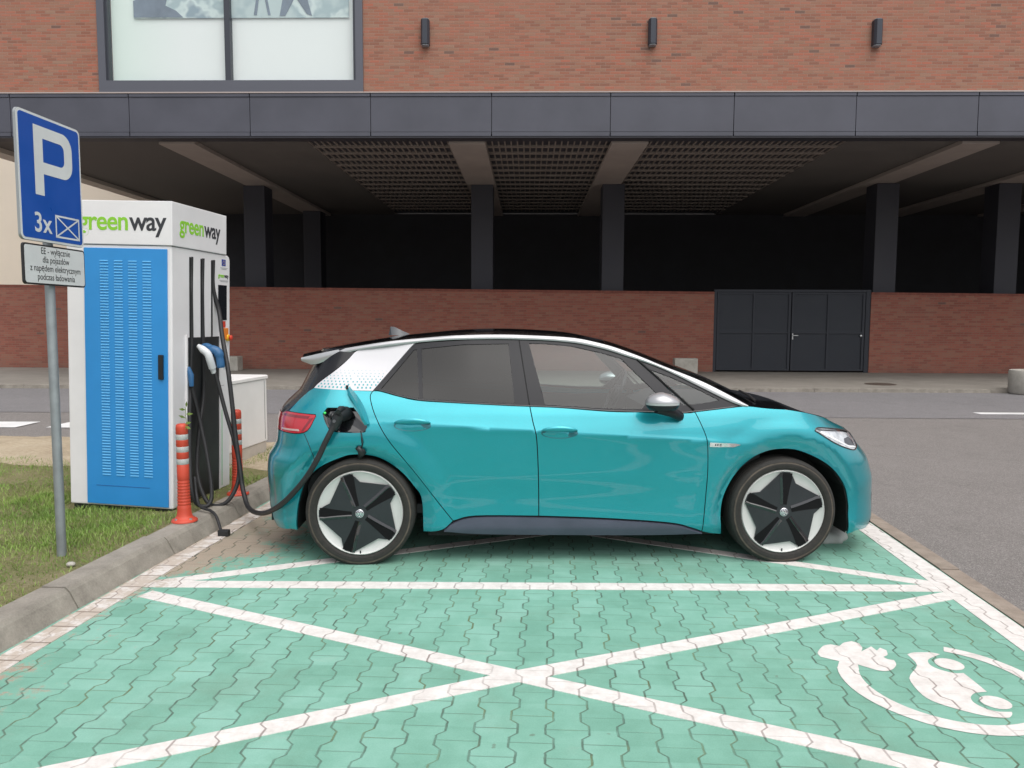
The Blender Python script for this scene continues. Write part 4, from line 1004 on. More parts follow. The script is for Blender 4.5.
S_ = 1.01594; HD = radians(4.883)
car = empty('parked_car', (.07645, 5.87993, 0), (0, 0, HD), 'teal electric hatchback with white rear pillar decal, plugged in at the charging station', 'car')
car.scale = (S_, S_, S_)
crease = [CH['crease']]
doorgap = .0032
# painted panels
hl = CH['headlight']; ph_ = CH['port_hole']
low_grille = [(2.28,.255),(2.7637,.25),(2.7637,.40),(2.34,.39)]
fb = panel('front_body', CH['front_body'], TEAL, car, holes=[hl], both='join', gap=.0022, extra=[[(.86,.812),(1.05,.80)]])
rb = panel('rear_body', CH['rear_body'], TEAL, car, holes=[ph_], both='near', gap=.0022)
rb2v, rb2f, rbn = panel_data(CH['rear_body'], [], gap=.0022); setn(mesh('rear_body', [(a_, -b_, c_) for a_, b_, c_ in rb2v], [tuple(reversed(q)) for q in rb2f], TEAL, car, True), [(a_, -b_, c_) for a_, b_, c_ in rbn])
fd = panel('front_door', CH['front_door'], TEAL, car, gap=doorgap, extra=crease)
rd = panel('rear_door', CH['rear_door'], TEAL, car, gap=doorgap, extra=crease)
# white decal pillar with its fading field of teal dots
wp = panel('rear_pillar', CH['white_pillar'], WHT, car, gap=.001, off=.0008)
TD = simple('teal_dots', (.02,.33,.37), .35, 0, 0, 1, 0, .5)
for side, o_ in ((1, wp[0]), (-1, wp[1])):
    mb = MB(); k = 0
    for r_ in range(7):
        q = -1.99+(.020 if r_ % 2 else 0)
        while q < -1.20:
            zz = 1.128+.010+r_*.0175-(q+1.954)*.010
            gr = (Vector(SP(q+.005, zz))-Vector(SP(q-.005, zz))).length/.01
            if inpoly(q, zz, offset_poly(CH['white_pillar'], .007)):
                s_ = .0066*(1-r_/8.5); base = Vector(SP(q, zz)); n_ = SN(q, zz); ring = []
                for j in range(6):
                    a_ = pi/6+pi/3*j; p = Vector(SP(q+s_/gr*cos(a_), zz+s_*sin(a_)))+n_*.0022; ring.append((p.x, -side*p.y, p.z))
                mb.add(ring, [tuple(range(6)) if side > 0 else tuple(range(5, -1, -1))])
            q += .027/gr
        k += 1
    mb.build('decal_dots', TD, o_)['kind'] = 'stuff'
tg = panel('tailgate', CH['tailgate'], simple('rear_glass_black', (.010,.010,.013), .18, spec=.4), car, both='join', gap=.001, off=-.001)
# window surround (gloss black) with openings, panes a few mm inside
wins = ['rear_quarter_window', 'rear_window', 'front_window', 'front_quarter_window']
split = [(-.2925,1.012),(-.355,1.45),(-.362,1.45),(-.299,1.012)]
ws = panel('window_surround', CH['window_surround'], TRIM, car, holes=[CH[w_] for w_ in wins], gap=.0005, off=-.003, rim=.014, smooth=False)
for w_ in wins: panel('side_window', CH[w_], GLR if w_.startswith('rear') else GLF, car, gap=-.003, off=-.008, rim=0, smooth=False, grid=.04)
# gloss strip around the opening and pillar split line
def on(q, z, o_=0., side=1): p = Vector(SP(q, z))+SN(q, z)*o_; return Vector((p.x, -side*p.y, p.z))
for side, o_ in ((1, ws[0]), (-1, ws[1])):
    belt = [(-1.29,1.112),(-1.259,1.112),(-1.126,1.078),(-.995,1.054),(-.725,1.038),(-.404,1.023),(-.098,1.012),(.224,.989),(.457,.984),(.71,.979),(.776,.986),(1.07,1.019)]
    MB().tube([on(q, z+.004, .002, side) for q, z in resample(belt, .05, False)], .0045, 6).build('belt_moulding', GBLK, o_, True)
    MB().tube([on(-.293-.062*t, 1.02+.42*t, -.0028, side) for t in [k/12 for k in range(13)]], .0035, 6).build('pillar_gap', UNDER, o_, True)
    MB().tube([on(.395+.375*(1-t), 1.345-.0-.345*(1-t), .0, side) for t in [k/12 for k in range(13)]], .007, 6).build('window_seal', UNDER, o_, True)
tl = panel('tail_light', CH['tail_light'], None or simple('tail_light_red', (.50,.015,.03), .15, 0, 0, 1, 0, 1.), car, gap=.003, off=.002, rim=.02)
for side, o_ in ((1, tl[0]), (-1, tl[1])):
    LRD = simple('light_dark_red', (.22,.008,.018), .2, 0, 0, 1, 0, 1.); LWT = simple('light_clear', (.62,.42,.42), .2, 0, 0, 1, 0, 1.)
    for nm, poly, m_ in (('light_bar', [(-1.83,.956),(-2.2,.962),(-2.2,.948),(-1.85,.940)], LRD), ('reversing_lamp', [(-1.93,.872),(-2.16,.868),(-2.16,.857),(-1.92,.860)], LWT), ('light_edge', [(-1.79,.946),(-1.88,.862),(-1.90,.862),(-1.83,.935),(-1.85,.940)], LRD)):
        v, f, nl_ = panel_data(poly, off=.0035, rim=.002, gap=0, grid=.03, smooth=False)
        if side < 0: v = [(a_, -b_, c_) for a_, b_, c_ in v]; f = [tuple(reversed(q)) for q in f]
        mesh(nm, v, f, m_, o_, True)
HLM = Mat('headlight_lens', (.50,.52,.55), .08, 0., .6, 1.); hc = HLM.coord(); hx_, hy_, hz_ = HLM.xyz(hc)
HLM.color(HLM.ramp(HLM.noise(hc, 14., 2), [(.35, (.30,.32,.35)), (.6, (.66,.68,.72))]))
hlp = panel('headlight', hl, HLM.m, car, gap=.004, off=-.001, rim=.015)
for side, o_ in ((1, hlp[0]), (-1, hlp[1])):
    for nm, poly, m_ in (('light_brow', [(1.69,.877),(1.95,.860),(2.10,.834),(2.10,.825),(1.95,.848),(1.72,.868)], GBLK), ('lamp_unit', [(1.95,.80),(2.03,.805),(2.08,.775),(2.06,.745),(1.98,.75),(1.93,.775)], simple('lamp_unit_dark', (.12,.12,.14), .15, .5)), ('daylight_strip', [(1.70,.855),(1.95,.745),(2.06,.728),(2.06,.736),(1.95,.757),(1.73,.862)], simple('lamp_strip', (.8,.8,.82), .2))):
        v, f, nl_ = panel_data(poly, off=.0012, rim=.002, gap=0, grid=.03, smooth=False)
        if side < 0: v = [(a_, -b_, c_) for a_, b_, c_ in v]; f = [tuple(reversed(q)) for q in f]
        mesh(nm, v, f, m_, o_, True)
    sv = [on(q, z, .001, side) for q, z in resample(smoothpoly(hl), .02)]
    MB().tube(sv+[sv[0]], .0045, 6).build('headlight_surround', GBLK, o_, True)
sp2 = panel('side_sill', CH['sill'], SILL, car, gap=.0, off=.010, rim=.03)
lg = panel('lower_grille', low_grille, TRIM, car, both='join', gap=0, off=.003, rim=.006)
# inner dark shell (behind the gaps), following the arches
arcF = [(.972,.177),(.957,.32),(.973,.439),(1.03,.566),(1.106,.659),(1.207,.722),(1.321,.749),(1.474,.74),(1.631,.679),(1.739,.593),(1.809,.481),(1.837,.372),(1.839,.277),(1.85,.157)]
arcR = [(-.977,.208),(-.986,.42),(-1.028,.502),(-1.12,.61),(-1.246,.693),(-1.374,.717),(-1.505,.699),(-1.694,.634),(-1.815,.535),(-1.886,.387),(-1.926,.206)]
shell = [(QR,.20),(-2.0,.21)]+arcR[::-1]+arcF+[(2.1,.18),(QF,.18),(QF,.79),(2.2,.82),(1.7,.93),(1.1,.97),(.2,.95),(-.9,1.01),(-1.2,1.05),(-1.85,1.08),(-2.2,.95),(QR,.94)]
panel('inner_shell', offset_poly(shell, .004), UNDER, car, holes=[ph_], both='join', gap=0, off=-.014, rim=0, smooth=False, grid=.05)
for side in (1, -1):
    for arc_ in (arcF, arcR):
        mb = MB(); L_ = resample(arc_, .03, False); v = []; f = []
        for q, z in L_:
            p = on(q, z, -.004, side); v += [p, Vector((p.x, -side*.47, p.z))]
        f = [(2*i, 2*i+1, 2*i+3, 2*i+2) for i in range(len(L_)-1)]
        mb.add(v, f); xs = [p.x for p in v]; zs = [p.z for p in v]
        mb.add([(min(xs), -side*.47, .2), (max(xs), -side*.47, .2), (max(xs), -side*.47, max(zs)+.02), (min(xs), -side*.47, max(zs)+.02)], [(0,1,2,3)])
        mb.build('wheel_arch_liner', UNDER, car)
mb = MB(); mb.box(-.95, .93, -.80, .80, .165, .30).box(1.87, 2.08, -.62, .62, .19, .40).box(-2.02, -1.95, -.60, .60, .22, .45).box(-.93, .91, -.83, .83, .19, .205)
mb.box(-1.95, 1.95, -.46, .46, .22, .34)
mb.build('underbody', UNDER, car)
# charge port recess and sockets
o_ = MB(); cq, cz_ = -1.529, .943
ring = resample(smoothpoly(ph_), .03)
v = [on(q, z, .0005) for q, z in ring]+[on(q, z, -.012)+Vector((0,.045,0)) for q, z in ring]; n_ = len(ring)
o_.add(v, [(i, (i+1) % n_, (i+1) % n_+n_, i+n_) for i in range(n_)]+[tuple(range(n_, 2*n_))])
prt = fixn(o_.build('charge_port', GBLK, car))
pc = on(cq, cz_, -.03)
MB().lathe([(.030,pc.y-.028),(.036,pc.y-.025),(.036,pc.y+.03)], (pc.x-.03, 0, pc.z+.02), 'y', 20).lathe([(.018,pc.y-.03),(.018,pc.y+.02)], (pc.x-.045, 0, pc.z-.045), 'y', 14).build('socket', BK, prt)
MB().lathe([(0,-.004),(.008,0),(.008,.01)], (pc.x-.10, pc.y-.01, pc.z+.045), 'y', 10).build('status_light', simple('status_green', (.08,.8,.15), .3), prt)
# open charge flap, hinged at the front edge of the port
A_ = on(-1.470, 1.118, .012); B_ = on(-1.325, .905, .010); out_ = Vector((-.022, -.060, .0)); th = Vector((.014, -.002, .009))
fv = []
for k in range(9):
    t = k/8; p = A_.lerp(B_, t); bow = sin(pi*t)*.018
    wd = sin(pi*min(1, max(0, t*1.0)))**.35 if 0 < t < 1 else .25
    o2 = out_*(.25+.75*wd); fv += [p+Vector((bow, 0, bow*.6)), p+Vector((bow, 0, bow*.6))+o2]
ff = [(2*i, 2*i+1, 2*i+3, 2*i+2) for i in range(8)]
nb_ = len(fv); fv2 = fv+[p+th for p in fv]
ff2 = ff+[tuple(reversed([i+nb_ for i in q])) for q in ff]+[(2*i, 2*i+2, 2*i+2+nb_, 2*i+nb_) for i in range(8)]+[(2*i+1, 2*i+1+nb_, 2*i+3+nb_, 2*i+3) for i in range(8)]+[(0, nb_, 1+nb_, 1), (16, 17, 17+nb_, 16+nb_)]
fo = MB().add(fv2, ff2).build('charge_flap', TEAL, car); autosmooth(fo, 40); tag(fo, 'open teal charge flap')
fixn(MB().box(-.012, .004, -.012, .0, -.012, .016, b=.003).build('flap_latch', BK, fo)).location = (A_.x+.0, A_.y-.02, A_.z+.012)
MB().tube([(A_.x+.0, A_.y-.01, A_.z-.07), (A_.x+.05, A_.y+.0, A_.z-.15)], .012, 8).build('flap_hinge', BK, fo)
# port cap hanging above the wheel arch
MB().tube([on(-1.365,.87,.004), on(-1.35,.80,.012), on(-1.362,.755,.016)], .004, 6).lathe([(0,-.02),(.022,-.018),(.025,0)], (on(-1.362,.738,.01).x, on(-1.362,.738,.0).y-.006, .735), 'y', 14).tube([on(-1.385,.775,.014), on(-1.352,.735,.016), on(-1.38,.70,.016)], [.018,.022,.014], 8).build('socket_cap', BK, car, True)

for side in (1, -1):
    for ln in ([(-1.362,.850),(-1.360,.80),(-1.358,.735)], [(-1.872,.846),(-1.825,.79),(-1.77,.715),(-1.735,.635)]):
        MB().tube([on(q, z, -.0012, side) for q, z in resample(ln, .02, False)], .0028, 6).build('panel_seam', UNDER, car, True)
# ------------------------------------------------------------------ roof, windscreen, bonnet
def PF(tab):
    cols = list(zip(*tab)); return lambda x: [interp(x, list(zip(cols[0], c))) for c in cols[1:]]
rt = [(-1.814,.56,1.314),(-1.614,.582,1.359),(-1.421,.600,1.395),(-1.191,.614,1.430)]+[SP(q, z) for q, z in CH['railTop']]
rl = [(-1.806,.555,1.292),(-1.738,.567,1.268),(-1.593,.590,1.316),(-1.435,.610,1.366),(-1.20,.625,1.400)]+[SP(q, z) for q, z in CH['railLow']]
rt.sort(); rl.sort()
FT, FL = PF(rt), PF(rl)
XA, XB = -1.80, rt[-1][0]
def crown(x): return interp(x, [(-1.85,.018),(-1.5,.028),(-1.0,.032),(-.4,.038),(.2,.032),(.6,.022),(1.1,.010)])
def bulge(x): return interp(x, [(-1.85,-.07),(-1.5,-.02),(-1.2,0),(.0,0),(.35,.05),(.7,.10),(1.15,.17)])
def top_section(x, ny, k0=-1, k1=1):
    hw_, z = FT(x); out = []
    for j in range(ny+1):
        t = k0+(k1-k0)*j/ny; s = 1-abs(t)**2.4
        out.append((x+bulge(x)*s, t*(hw_-.002), z+crown(x)*s))
    return out
def loft(name, xs, m, ny=28, fn=top_section, th=0., parent=car):
    v = []; f = []
    for x in xs: v += fn(x, ny)
    for i in range(len(xs)-1):
        for j in range(ny): a_ = i*(ny+1)+j; f.append((a_, a_+ny+1, a_+ny+2, a_+1))
    o_ = mesh(name, v, f, m, parent, True); return fixn(o_)
def rng(a_, b_, n_): return [a_+(b_-a_)*i/n_ for i in range(n_+1)]
ROOFM = simple('roof_black', (.008,.008,.010), .10, 0, 0, 1, 0, 1.)
rf = loft('roof', rng(-1.45, .22, 50), ROOFM)
wsn = loft('windscreen', rng(.225, XB-.02, 30), GLW)
# black frame band along windscreen edges
for s in (1, -1):
    v = []; f = []
    for x in rng(.22, XB, 30):
        hw_, z = FT(x); zl_ = z
        for t in (1, .955, .91): sct = 1-t**2.4; v.append((x+bulge(x)*sct, s*t*(hw_-.002), z+crown(x)*sct+.003))
    f = [(3*i+j, 3*i+3+j, 3*i+4+j, 3*i+1+j) for i in range(30) for j in range(2)]
    mesh('windscreen_frame', v, f, GBLK, wsn, True)
# spoiler: closed wedge
def sp_bot(x, ny):
    hw_, z = FL(x); out = []
    for j in range(ny+1):
        t = -1+2*j/ny; s = 1-abs(t)**2.4; out.append((x+bulge(x)*s+.01, t*(hw_-.004), z+crown(x)*s-.006*s))
    return out
xs = rng(XA, -1.445, 12); ny = 28; v = []
for x in xs: v += top_section(x, ny)
for x in xs: v += sp_bot(x, ny)
nx_ = len(xs); f = []; b0_ = nx_*(ny+1)
for i in range(nx_-1):
    for j in range(ny): a_ = i*(ny+1)+j; f += [(a_, a_+1, a_+ny+2, a_+ny+1), (b0_+a_, b0_+a_+ny+1, b0_+a_+ny+2, b0_+a_+1)]
for j in range(ny): f += [(j, b0_+j, b0_+j+1, j+1)]
o_ = mesh('roof_spoiler', v, f, GBLK, car, True); autosmooth(o_, 40)
# silver roof rail along each side
for s in (1, -1):
    v = []; xs = rng(-1.812, 1.125, 90); K = 6
    for x in xs:
        ht, zt2 = FT(x); hl_, zl2 = FL(min(x, 1.10))
        if x > 1.05: zl2 = min(zl2, zt2-.004)
        for k in range(K+1):
            t = k/K; bow = .006*sin(pi*t); v.append((x, s*(ht+(hl_-ht)*t+.004+bow), zt2+(zl2-zt2)*t+.002))
        v.append((x, s*(hl_-.012), zl2+.004)); v.append((x, s*(ht-.014), zt2+.001))
    w_ = K+3; n_ = len(xs)
    f = [(i*w_+k, (i+1)*w_+k, (i+1)*w_+(k+1) % w_, i*w_+(k+1) % w_) for i in range(n_-1) for k in range(w_)]
    f += [tuple(range(w_)), tuple((n_-1)*w_+k for k in range(w_))]
    o_ = mesh('roof_rail', v, f, SILV, car, True); autosmooth(o_, 40)
# bonnet
hE = CH['hoodE']; HQ = [p[0] for p in hE]
def hood_edge(q):
    z = interp(q, hE); x, w_, z = SP(q, z); return x, w_, z
def hcrown(q): return interp(q, [(1.13,.010),(1.35,.006),(1.6,-.012),(1.85,-.030),(2.1,-.012),(2.4,.0),(2.76,0)])
def hbulge(q): return interp(q, [(1.13,.17),(1.5,.13),(1.8,.09),(2.1,.045),(2.5,.01),(2.76,0)])
def hood_section(q, ny):
    x, w_, z = hood_edge(q); out = []; w_ = max(0, w_-.003)
    for j in range(ny+1):
        t = -1+2*j/ny; s = 1-abs(t)**2.2; out.append((x+hbulge(q)*s*(1 if w_ > .05 else 0), t*w_, z+hcrown(q)*s+.001))
    return out
loft('cowl', rng(1.12, 1.74, 20), GBLK, fn=hood_section)
loft('bonnet', rng(1.742, QF-.01, 34), TEAL, fn=hood_section)
MB().tube([(1.25,-.62,1.035),(1.30,-.35,1.045),(1.34,-.02,1.05)], .008, 6).tube([(1.25,-.02,1.055),(1.29,.25,1.05),(1.30,.52,1.04)], .008, 6).build('wiper', UNDER, car)
# antenna fin
v = [(-1.285,0,1.520),(-1.255,0,1.517),(-1.20,0,1.490),(-1.14,0,1.464),(-1.14,.018,1.452),(-1.20,.028,1.455),(-1.275,.022,1.455),(-1.14,-.018,1.452),(-1.20,-.028,1.455),(-1.275,-.022,1.455),(-1.30,0,1.455)]
f = [(0,1,5,6),(1,2,5),(2,3,4,5),(0,9,8,1),(1,8,2),(2,8,7,3),(0,6,10),(0,10,9),(3,7,4)]
autosmooth(mesh('antenna_fin', [(a_, b_, c_+.002) for a_, b_, c_ in v], f, simple('fin_grey', (.05,.055,.065), .3), car), 30)

# ------------------------------------------------------------------ handles, badge, mirrors
for q0, z0, par in ((-.105,.866,fd), (-1.040,.912,rd)):
    for side in (1, -1):
        pd = par[0 if side > 0 else 1]
        # recess cup
        mbh = MB(); cup = []
        ring = [(q0+.118*cos(2*pi*k/28), z0-.010+.034*sin(2*pi*k/28)) for k in range(28)]
        mid_ = [(q0+.098*cos(2*pi*k/28), z0-.010+.026*sin(2*pi*k/28)) for k in range(28)]
        v = [on(q, z, .0012, side) for q, z in ring]+[on(q, z, -.001, side) for q, z in mid_]
        f = [(i, (i+1) % 28, (i+1) % 28+28, i+28) for i in range(28)]+[tuple(range(28, 56))]
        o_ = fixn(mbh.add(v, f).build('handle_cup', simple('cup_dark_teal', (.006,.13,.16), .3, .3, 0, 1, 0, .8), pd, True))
        hb = [on(q0-.115+.23*t, z0+.006+.004*sin(pi*t), .006+.026*sin(pi*t)**.5, side) for t in [k/14 for k in range(15)]]
        v = []; 
        for i, p in enumerate(hb):
            t = i/14; h_ = .016*(sin(pi*min(1, max(0, t)))**.35 if 0 < t < 1 else .3); 
            for a_ in range(8): an = 2*pi*a_/8; v.append(p+Vector((0, .007*cos(an)*side, h_*sin(an))))
        f = [(i*8+k, i*8+(k+1) % 8, (i+1)*8+(k+1) % 8, (i+1)*8+k) for i in range(14) for k in range(8)]+[tuple(range(8)), tuple(14*8+k for k in range(8))]
        autosmooth(MB().add(v, f).build('door_handle', TEAL, pd), 50)
for side in (1, -1):
    # chrome dart on the wing
    dart = [(.862,.797),(1.033,.789),(1.062,.781),(1.018,.766),(.862,.768)]
    v, f, nl_ = panel_data(dart, off=.004, rim=.004, gap=0, grid=.03, smooth=False)
    if side < 0: v = [(a_, -b_, c_) for a_, b_, c_ in v]; f = [tuple(reversed(q)) for q in f]
    bd = mesh('wing_badge', v, f, BADG, car, True)
    mb = MB()
    for a_, b_ in ((.895,.903),(.909,.917),(.925,.928)):
        mb.add([on(a_, .788, .0048, side), on(b_, .788, .0048, side), on(b_, .775, .0048, side), on(a_, .775, .0048, side)], [(0,1,2,3)])
    for z_ in (.787,.781,.775): mb.add([on(.925, z_, .0050, side), on(.938, z_, .0050, side), on(.938, z_-.003, .0050, side), on(.925, z_-.003, .0050, side)], [(0,1,2,3)])
    mb.build('badge_lettering', GBLK, bd)
    # mirror
    mc = Vector((.53, -side*1.005, 1.062))
    def ell(c, rx, ry, rz, m_, name, par, z0=-9, z1=9, nose=0., flat=.0):
        bm = bmesh.new(); bmesh.ops.create_uvsphere(bm, u_segments=32, v_segments=20, radius=1)
        for q in bm.verts:
            x, y, z = q.co; xx = x*rx; zz = z*rz*(1-.28*max(0, x)) if z > 0 else z*rz
            q.co = Vector((xx, y*ry, zz))
        if z0 > -9:
            r_ = bmesh.ops.bisect_plane(bm, geom=bm.verts[:]+bm.edges[:]+bm.faces[:], plane_co=(0,0,z0), plane_no=(0,0,-1), clear_outer=True)
            bmesh.ops.holes_fill(bm, edges=[e_ for e_ in bm.edges if e_.is_boundary])
        if z1 < 9:
            bmesh.ops.bisect_plane(bm, geom=bm.verts[:]+bm.edges[:]+bm.faces[:], plane_co=(0,0,z1), plane_no=(0,0,1), clear_outer=True)
            bmesh.ops.holes_fill(bm, edges=[e_ for e_ in bm.edges if e_.is_boundary])
        for q in bm.verts: q.co += c
        me = bpy.data.meshes.new(name); bm.to_mesh(me); bm.free(); me.materials.append(m_)
        o_ = bpy.data.objects.new(name, me); link(o_, par); return autosmooth(o_, 40)
    mh = ell(mc, .108, .085, .066, TRIM, 'wing_mirror', car, -.045, -.012)
    ell(mc, .110, .087, .066, SILV, 'mirror_cap', mh, .004)
    ell(mc, .1085, .0855, .072, simple('indicator_grey', (.45,.46,.47), .2, 0, 0, 1, 0, 1.), 'indicator', mh, -.0115, .0035)
    sgn = side
    arm = MB().tube([(.50, -side*.97, 1.02),(.60, -side*.95, 1.0),(.665, -side*.905, .965),(.675, -side*.86, .955)], [.030,.036,.030,.028], 14)
    autosmooth(arm.build('mirror_arm', TRIM, mh), 50)

# ------------------------------------------------------------------ cabin
mb = MB(); mb.box(-1.6, 1.0, -.74, .74, .30, .36).box(-1.75, -1.05, -.70, .70, .36, .80)
mb.build('cabin_floor', CABIN, car)
db = MB().prism([(.62,.60),(.62,.93),(.78,1.0),(1.25,.99),(1.25,.50)], -.74, .74); autosmooth(db.build('dashboard', CABIN, car), 30)
def seat(x, y, w_, name='seat', tilt=.3):
    s = MB(); s.box(x-.24, x+.26, y-w_/2, y+w_/2, .42, .60, b=.05); o_ = autosmooth(s.build(name, CAB2, car), 60)
    b_ = MB(); n0 = len(b_.v); b_.box(-.06, .06, -w_/2, w_/2, 0, .62, b=.05); b_.v = [(x-.22-p[2]*tilt+p[0], y+p[1], .55+p[2]) for p in b_.v]
    autosmooth(b_.build('backrest', CAB2, o_), 60); return o_
for y in (-.37, .37):
    s_ = seat(.0, y, .48); h_ = MB(); h_.box(-.05, .05, -.13, .13, 0, .19, b=.04); h_.v = [(-.43-p[2]*.2+p[0], y+p[1], 1.20+p[2]) for p in h_.v]; autosmooth(h_.build('headrest', CAB2, s_), 60)
rs_ = seat(-.95, 0, 1.25, 'rear_bench')
for y in (-.38, .38):
    h_ = MB(); h_.box(-.045, .045, -.12, .12, 0, .13, b=.035); h_.v = [(-1.36-p[2]*.2+p[0], y+p[1], 1.17+p[2]) for p in h_.v]; autosmooth(h_.build('headrest', CAB2, rs_), 60)
swm = MB(); v = []; f = []; nr, nc = 28, 8
for i in range(nr):
    a_ = 2*pi*i/nr
    for k in range(nc):
        b_ = 2*pi*k/nc; r_ = .178+.015*cos(b_); v.append(Vector((.015*sin(b_), r_*cos(a_), r_*sin(a_))))
f = [(i*nc+k, ((i+1) % nr)*nc+k, ((i+1) % nr)*nc+(k+1) % nc, i*nc+(k+1) % nc) for i in range(nr) for k in range(nc)]
swm.add(v, f); swm.lathe([(0,-.02),(.06,-.02),(.07,.02)], axis='x', seg=18); swm.box(-.012, .012, -.17, .17, -.018, .018).box(-.012, .012, -.018, .018, -.17, 0)
o_ = swm.build('steering_wheel', TRIM, car, True); o_.location = (.46, .37, 1.0); o_.rotation_euler = (0, radians(25), 0)
fixn(MB().box(.74, .76, -.12, .16, .98, 1.12, b=.005).build('cabin_screen', SCR, car))
v = []
for x in rng(-1.3, .25, 14):
    hw_, z = FT(x)
    for j in range(9): t = -1+2*j/8; v.append((x, t*(hw_-.05), z-.035+crown(x)*(1-abs(t)**2.4)))
f = [(i*9+j, (i+1)*9+j, (i+1)*9+j+1, i*9+j+1) for i in range(14) for j in range(8)]
mesh('headliner', v, f, HEAD, car, True)

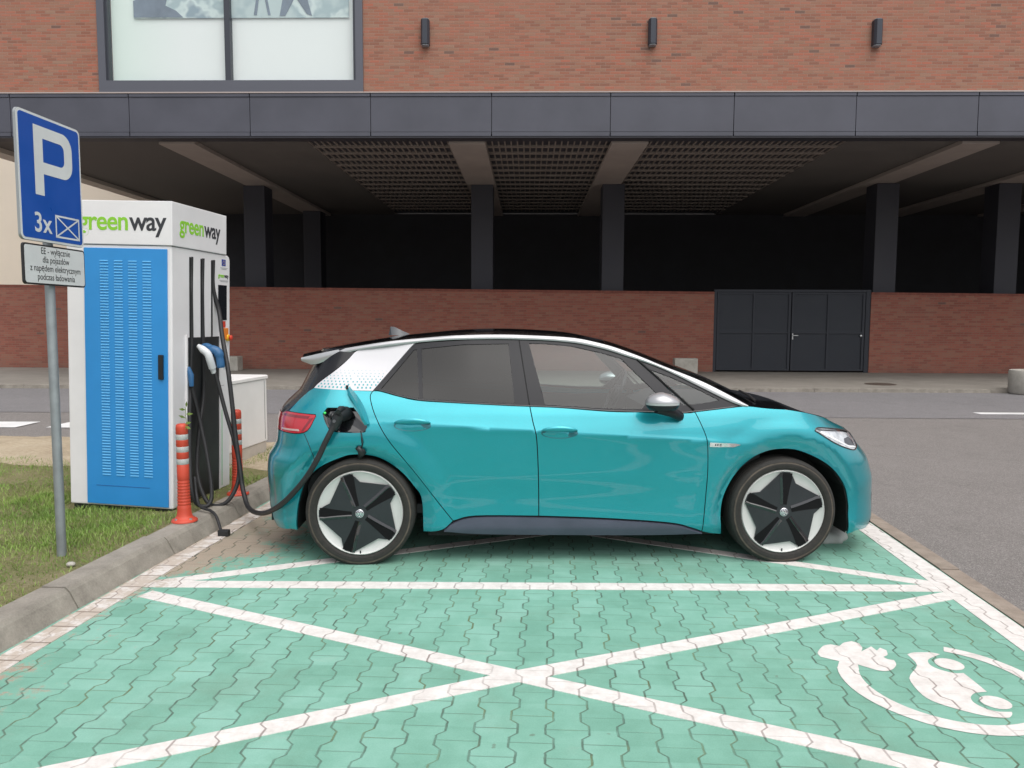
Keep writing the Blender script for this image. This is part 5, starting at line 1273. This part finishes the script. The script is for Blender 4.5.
# ------------------------------------------------------------------ wheels
TR, RR = .350, .2745
def wheel(x, side, a0):
    # built for the near side, outer face towards -y; turned round for the far side
    e_ = None
    core = MB().lathe([(.0,.0),(.16,.0),(.16,.02),(.05,.02),(.05,.12),(0,.12)], axis='y', seg=36).lathe([(.262,-.06),(.268,.06),(.262,.09)], axis='y', seg=60)
    w_ = core.build('wheel', simple('brake_steel', (.12,.11,.10), .5, .6), car, True); autosmooth(w_, 40)
    prof = [(RR-.002,-.085),(RR+.004,-.100),(RR+.012,-.106),(RR+.030,-.1105),(RR+.045,-.110),(TR-.012,-.102),(TR-.004,-.093),(TR,-.078),(TR+.001,-.06)]
    for g in (-.045,-.015,.015,.045): prof += [(TR+.001, g-.004),(TR-.006, g-.003),(TR-.006, g+.003),(TR+.001, g+.004)]
    prof += [(TR+.001,.06),(TR,.078),(TR-.012,.098),(RR+.03,.11),(RR,.09)]
    t_ = MB().lathe(prof, axis='y', seg=96).build('tyre', TYRE.m, w_, True); autosmooth(t_, 45)
    # bead ribs on the sidewall
    MB().lathe([(RR+.0165,-.1075),(RR+.0185,-.1098),(RR+.0205,-.1085)], axis='y', seg=96).lathe([(RR+.052,-.1085),(RR+.054,-.1095),(RR+.056,-.107)], axis='y', seg=96).build('sidewall_rib', TYRE.m, t_, True)
    r = MB().lathe([(RR+.001,-.088),(RR-.001,-.098),(RR-.006,-.102),(RR-.011,-.099),(RR-.016,-.094),(.21,-.090),(.10,-.086),(0,-.085)], axis='y', seg=96).build('rim', RIMS, w_, True); autosmooth(r, 50)
    # five armed dark cover: pentagonal pinwheel, slightly coned
    arm = [(.925,0.),(.958,-5.),(.955,-14.),(.86,-20.),(.735,-28.)]
    pts = []
    for k in range(5):
        for rr_, d in arm: a_ = radians(a0-72*k+d); pts.append((rr_*RR*cos(a_), rr_*RR*sin(a_)))
    pts = resample(pts, .012)
    V, F = tri2d(pts)
    # inner grid for the cone
    vs = [Vector(p) for p in pts]; n_ = len(vs); ed = [(i, (i+1) % n_) for i in range(n_)]
    for rr_ in (.03,.06,.09,.12,.15,.18): vs += [Vector((rr_*cos(2*pi*k/30), rr_*sin(2*pi*k/30))) for k in range(30)]
    vs.append(Vector((0,0)))
    res = delaunay_2d_cdt(vs, ed, [], 0, 1e-6); V = [tuple(p) for p in res[0]]
    F = [tuple(f_) for f_ in res[2] if inpoly(sum(V[i][0] for i in f_)/3, sum(V[i][1] for i in f_)/3, pts)]
    def yy(a_, b_): r_ = hypot(a_, b_); return -.101-.011*(1-min(1, r_/.25)**1.5)
    v = [(a_, yy(a_, b_), b_) for a_, b_ in V]; o_ = MB(); o_.add(v, F)
    k0 = len(pts); o_.add([(a_, yy(a_, b_), b_) for a_, b_ in pts]+[(a_, -.088, b_) for a_, b_ in pts], [(i, (i+1) % k0, (i+1) % k0+k0, i+k0) for i in range(k0)])
    cv = autosmooth(o_.build('wheel_cover', RIMB, w_), 30)
    g = MB(); hl2 = MB()
    for k in range(5):
        c_ = radians(a0-72*k-10)
        def pt(r_, t_, dy): a_ = r_*cos(c_)-t_*sin(c_); b_ = r_*sin(c_)+t_*cos(c_); return (a_, yy(a_, b_)-dy, b_)
        sec = [(.050,.010),(.10,.014),(.15,.020),(.19,.026),(.225,.032),(.256,.031)]
        v = []; f = []
        for r_, h_ in sec: v += [pt(r_, -h_-.003, .0012), pt(r_, h_*.8, .0012)]
        f = [(2*i, 2*i+1, 2*i+3, 2*i+2) for i in range(len(sec)-1)]; g.add(v, f)
        # raised vane edge beside the slot that catches the light
        v = []; f = []
        for r_, h_ in sec: v += [pt(r_, h_*.8, .0016), pt(r_, h_*.8+.006, .0065), pt(r_, h_*.8+.022, .0012)]
        f = [(3*i+j, 3*i+j+1, 3*i+j+4, 3*i+j+3) for i in range(len(sec)-1) for j in range(2)]; hl2.add(v, f)
    fixn(g.build('cover_slot', GROO, cv)); fixn(hl2.build('cover_vane', GBLK, cv))
    hc_ = MB().lathe([(0,-.119),(.024,-.1185),(.028,-.116),(.029,-.108)], axis='y', seg=32).build('hub_cap', BADG, w_, True)
    m_ = MB()
    def st_(p, q, wd=.0028):
        p = Vector(p); q = Vector(q); d_ = (q-p).normalized(); n2 = Vector((-d_.y, d_.x))*wd/2
        m_.add([(a_[0], -.1194, a_[1]) for a_ in (p-n2, q-n2, q+n2, p+n2)], [(0,1,2,3)])
    for s in (1, -1):
        st_((s*.008,.019), (0,.003)); st_((s*.0175,.011), (s*.008,-.018)); st_((s*.008,-.018), (0,-.001))
    for k in range(24):
        a_, b_ = 2*pi*k/24, 2*pi*(k+1)/24; m_.add([(r_*cos(t_), -.1192, r_*sin(t_)) for r_, t_ in ((.0205,a_),(.0235,a_),(.0235,b_),(.0205,b_))], [(0,1,2,3)])
    fixn(m_.build('emblem', SILL, hc_))
    MB().box(TR*0-.004, .004, -.1, -.098, -RR+.01, -RR+.03).build('valve', BK, w_)
    w_.location = (x+(-.022 if x > 0 else .006), -side*.788, .337); 
    if side < 0: w_.rotation_euler = (0, 0, pi)
    return w_
wheel(1.385, 1, 96); wheel(-1.385, 1, 117.5); wheel(1.385, -1, 60); wheel(-1.385, -1, 20)
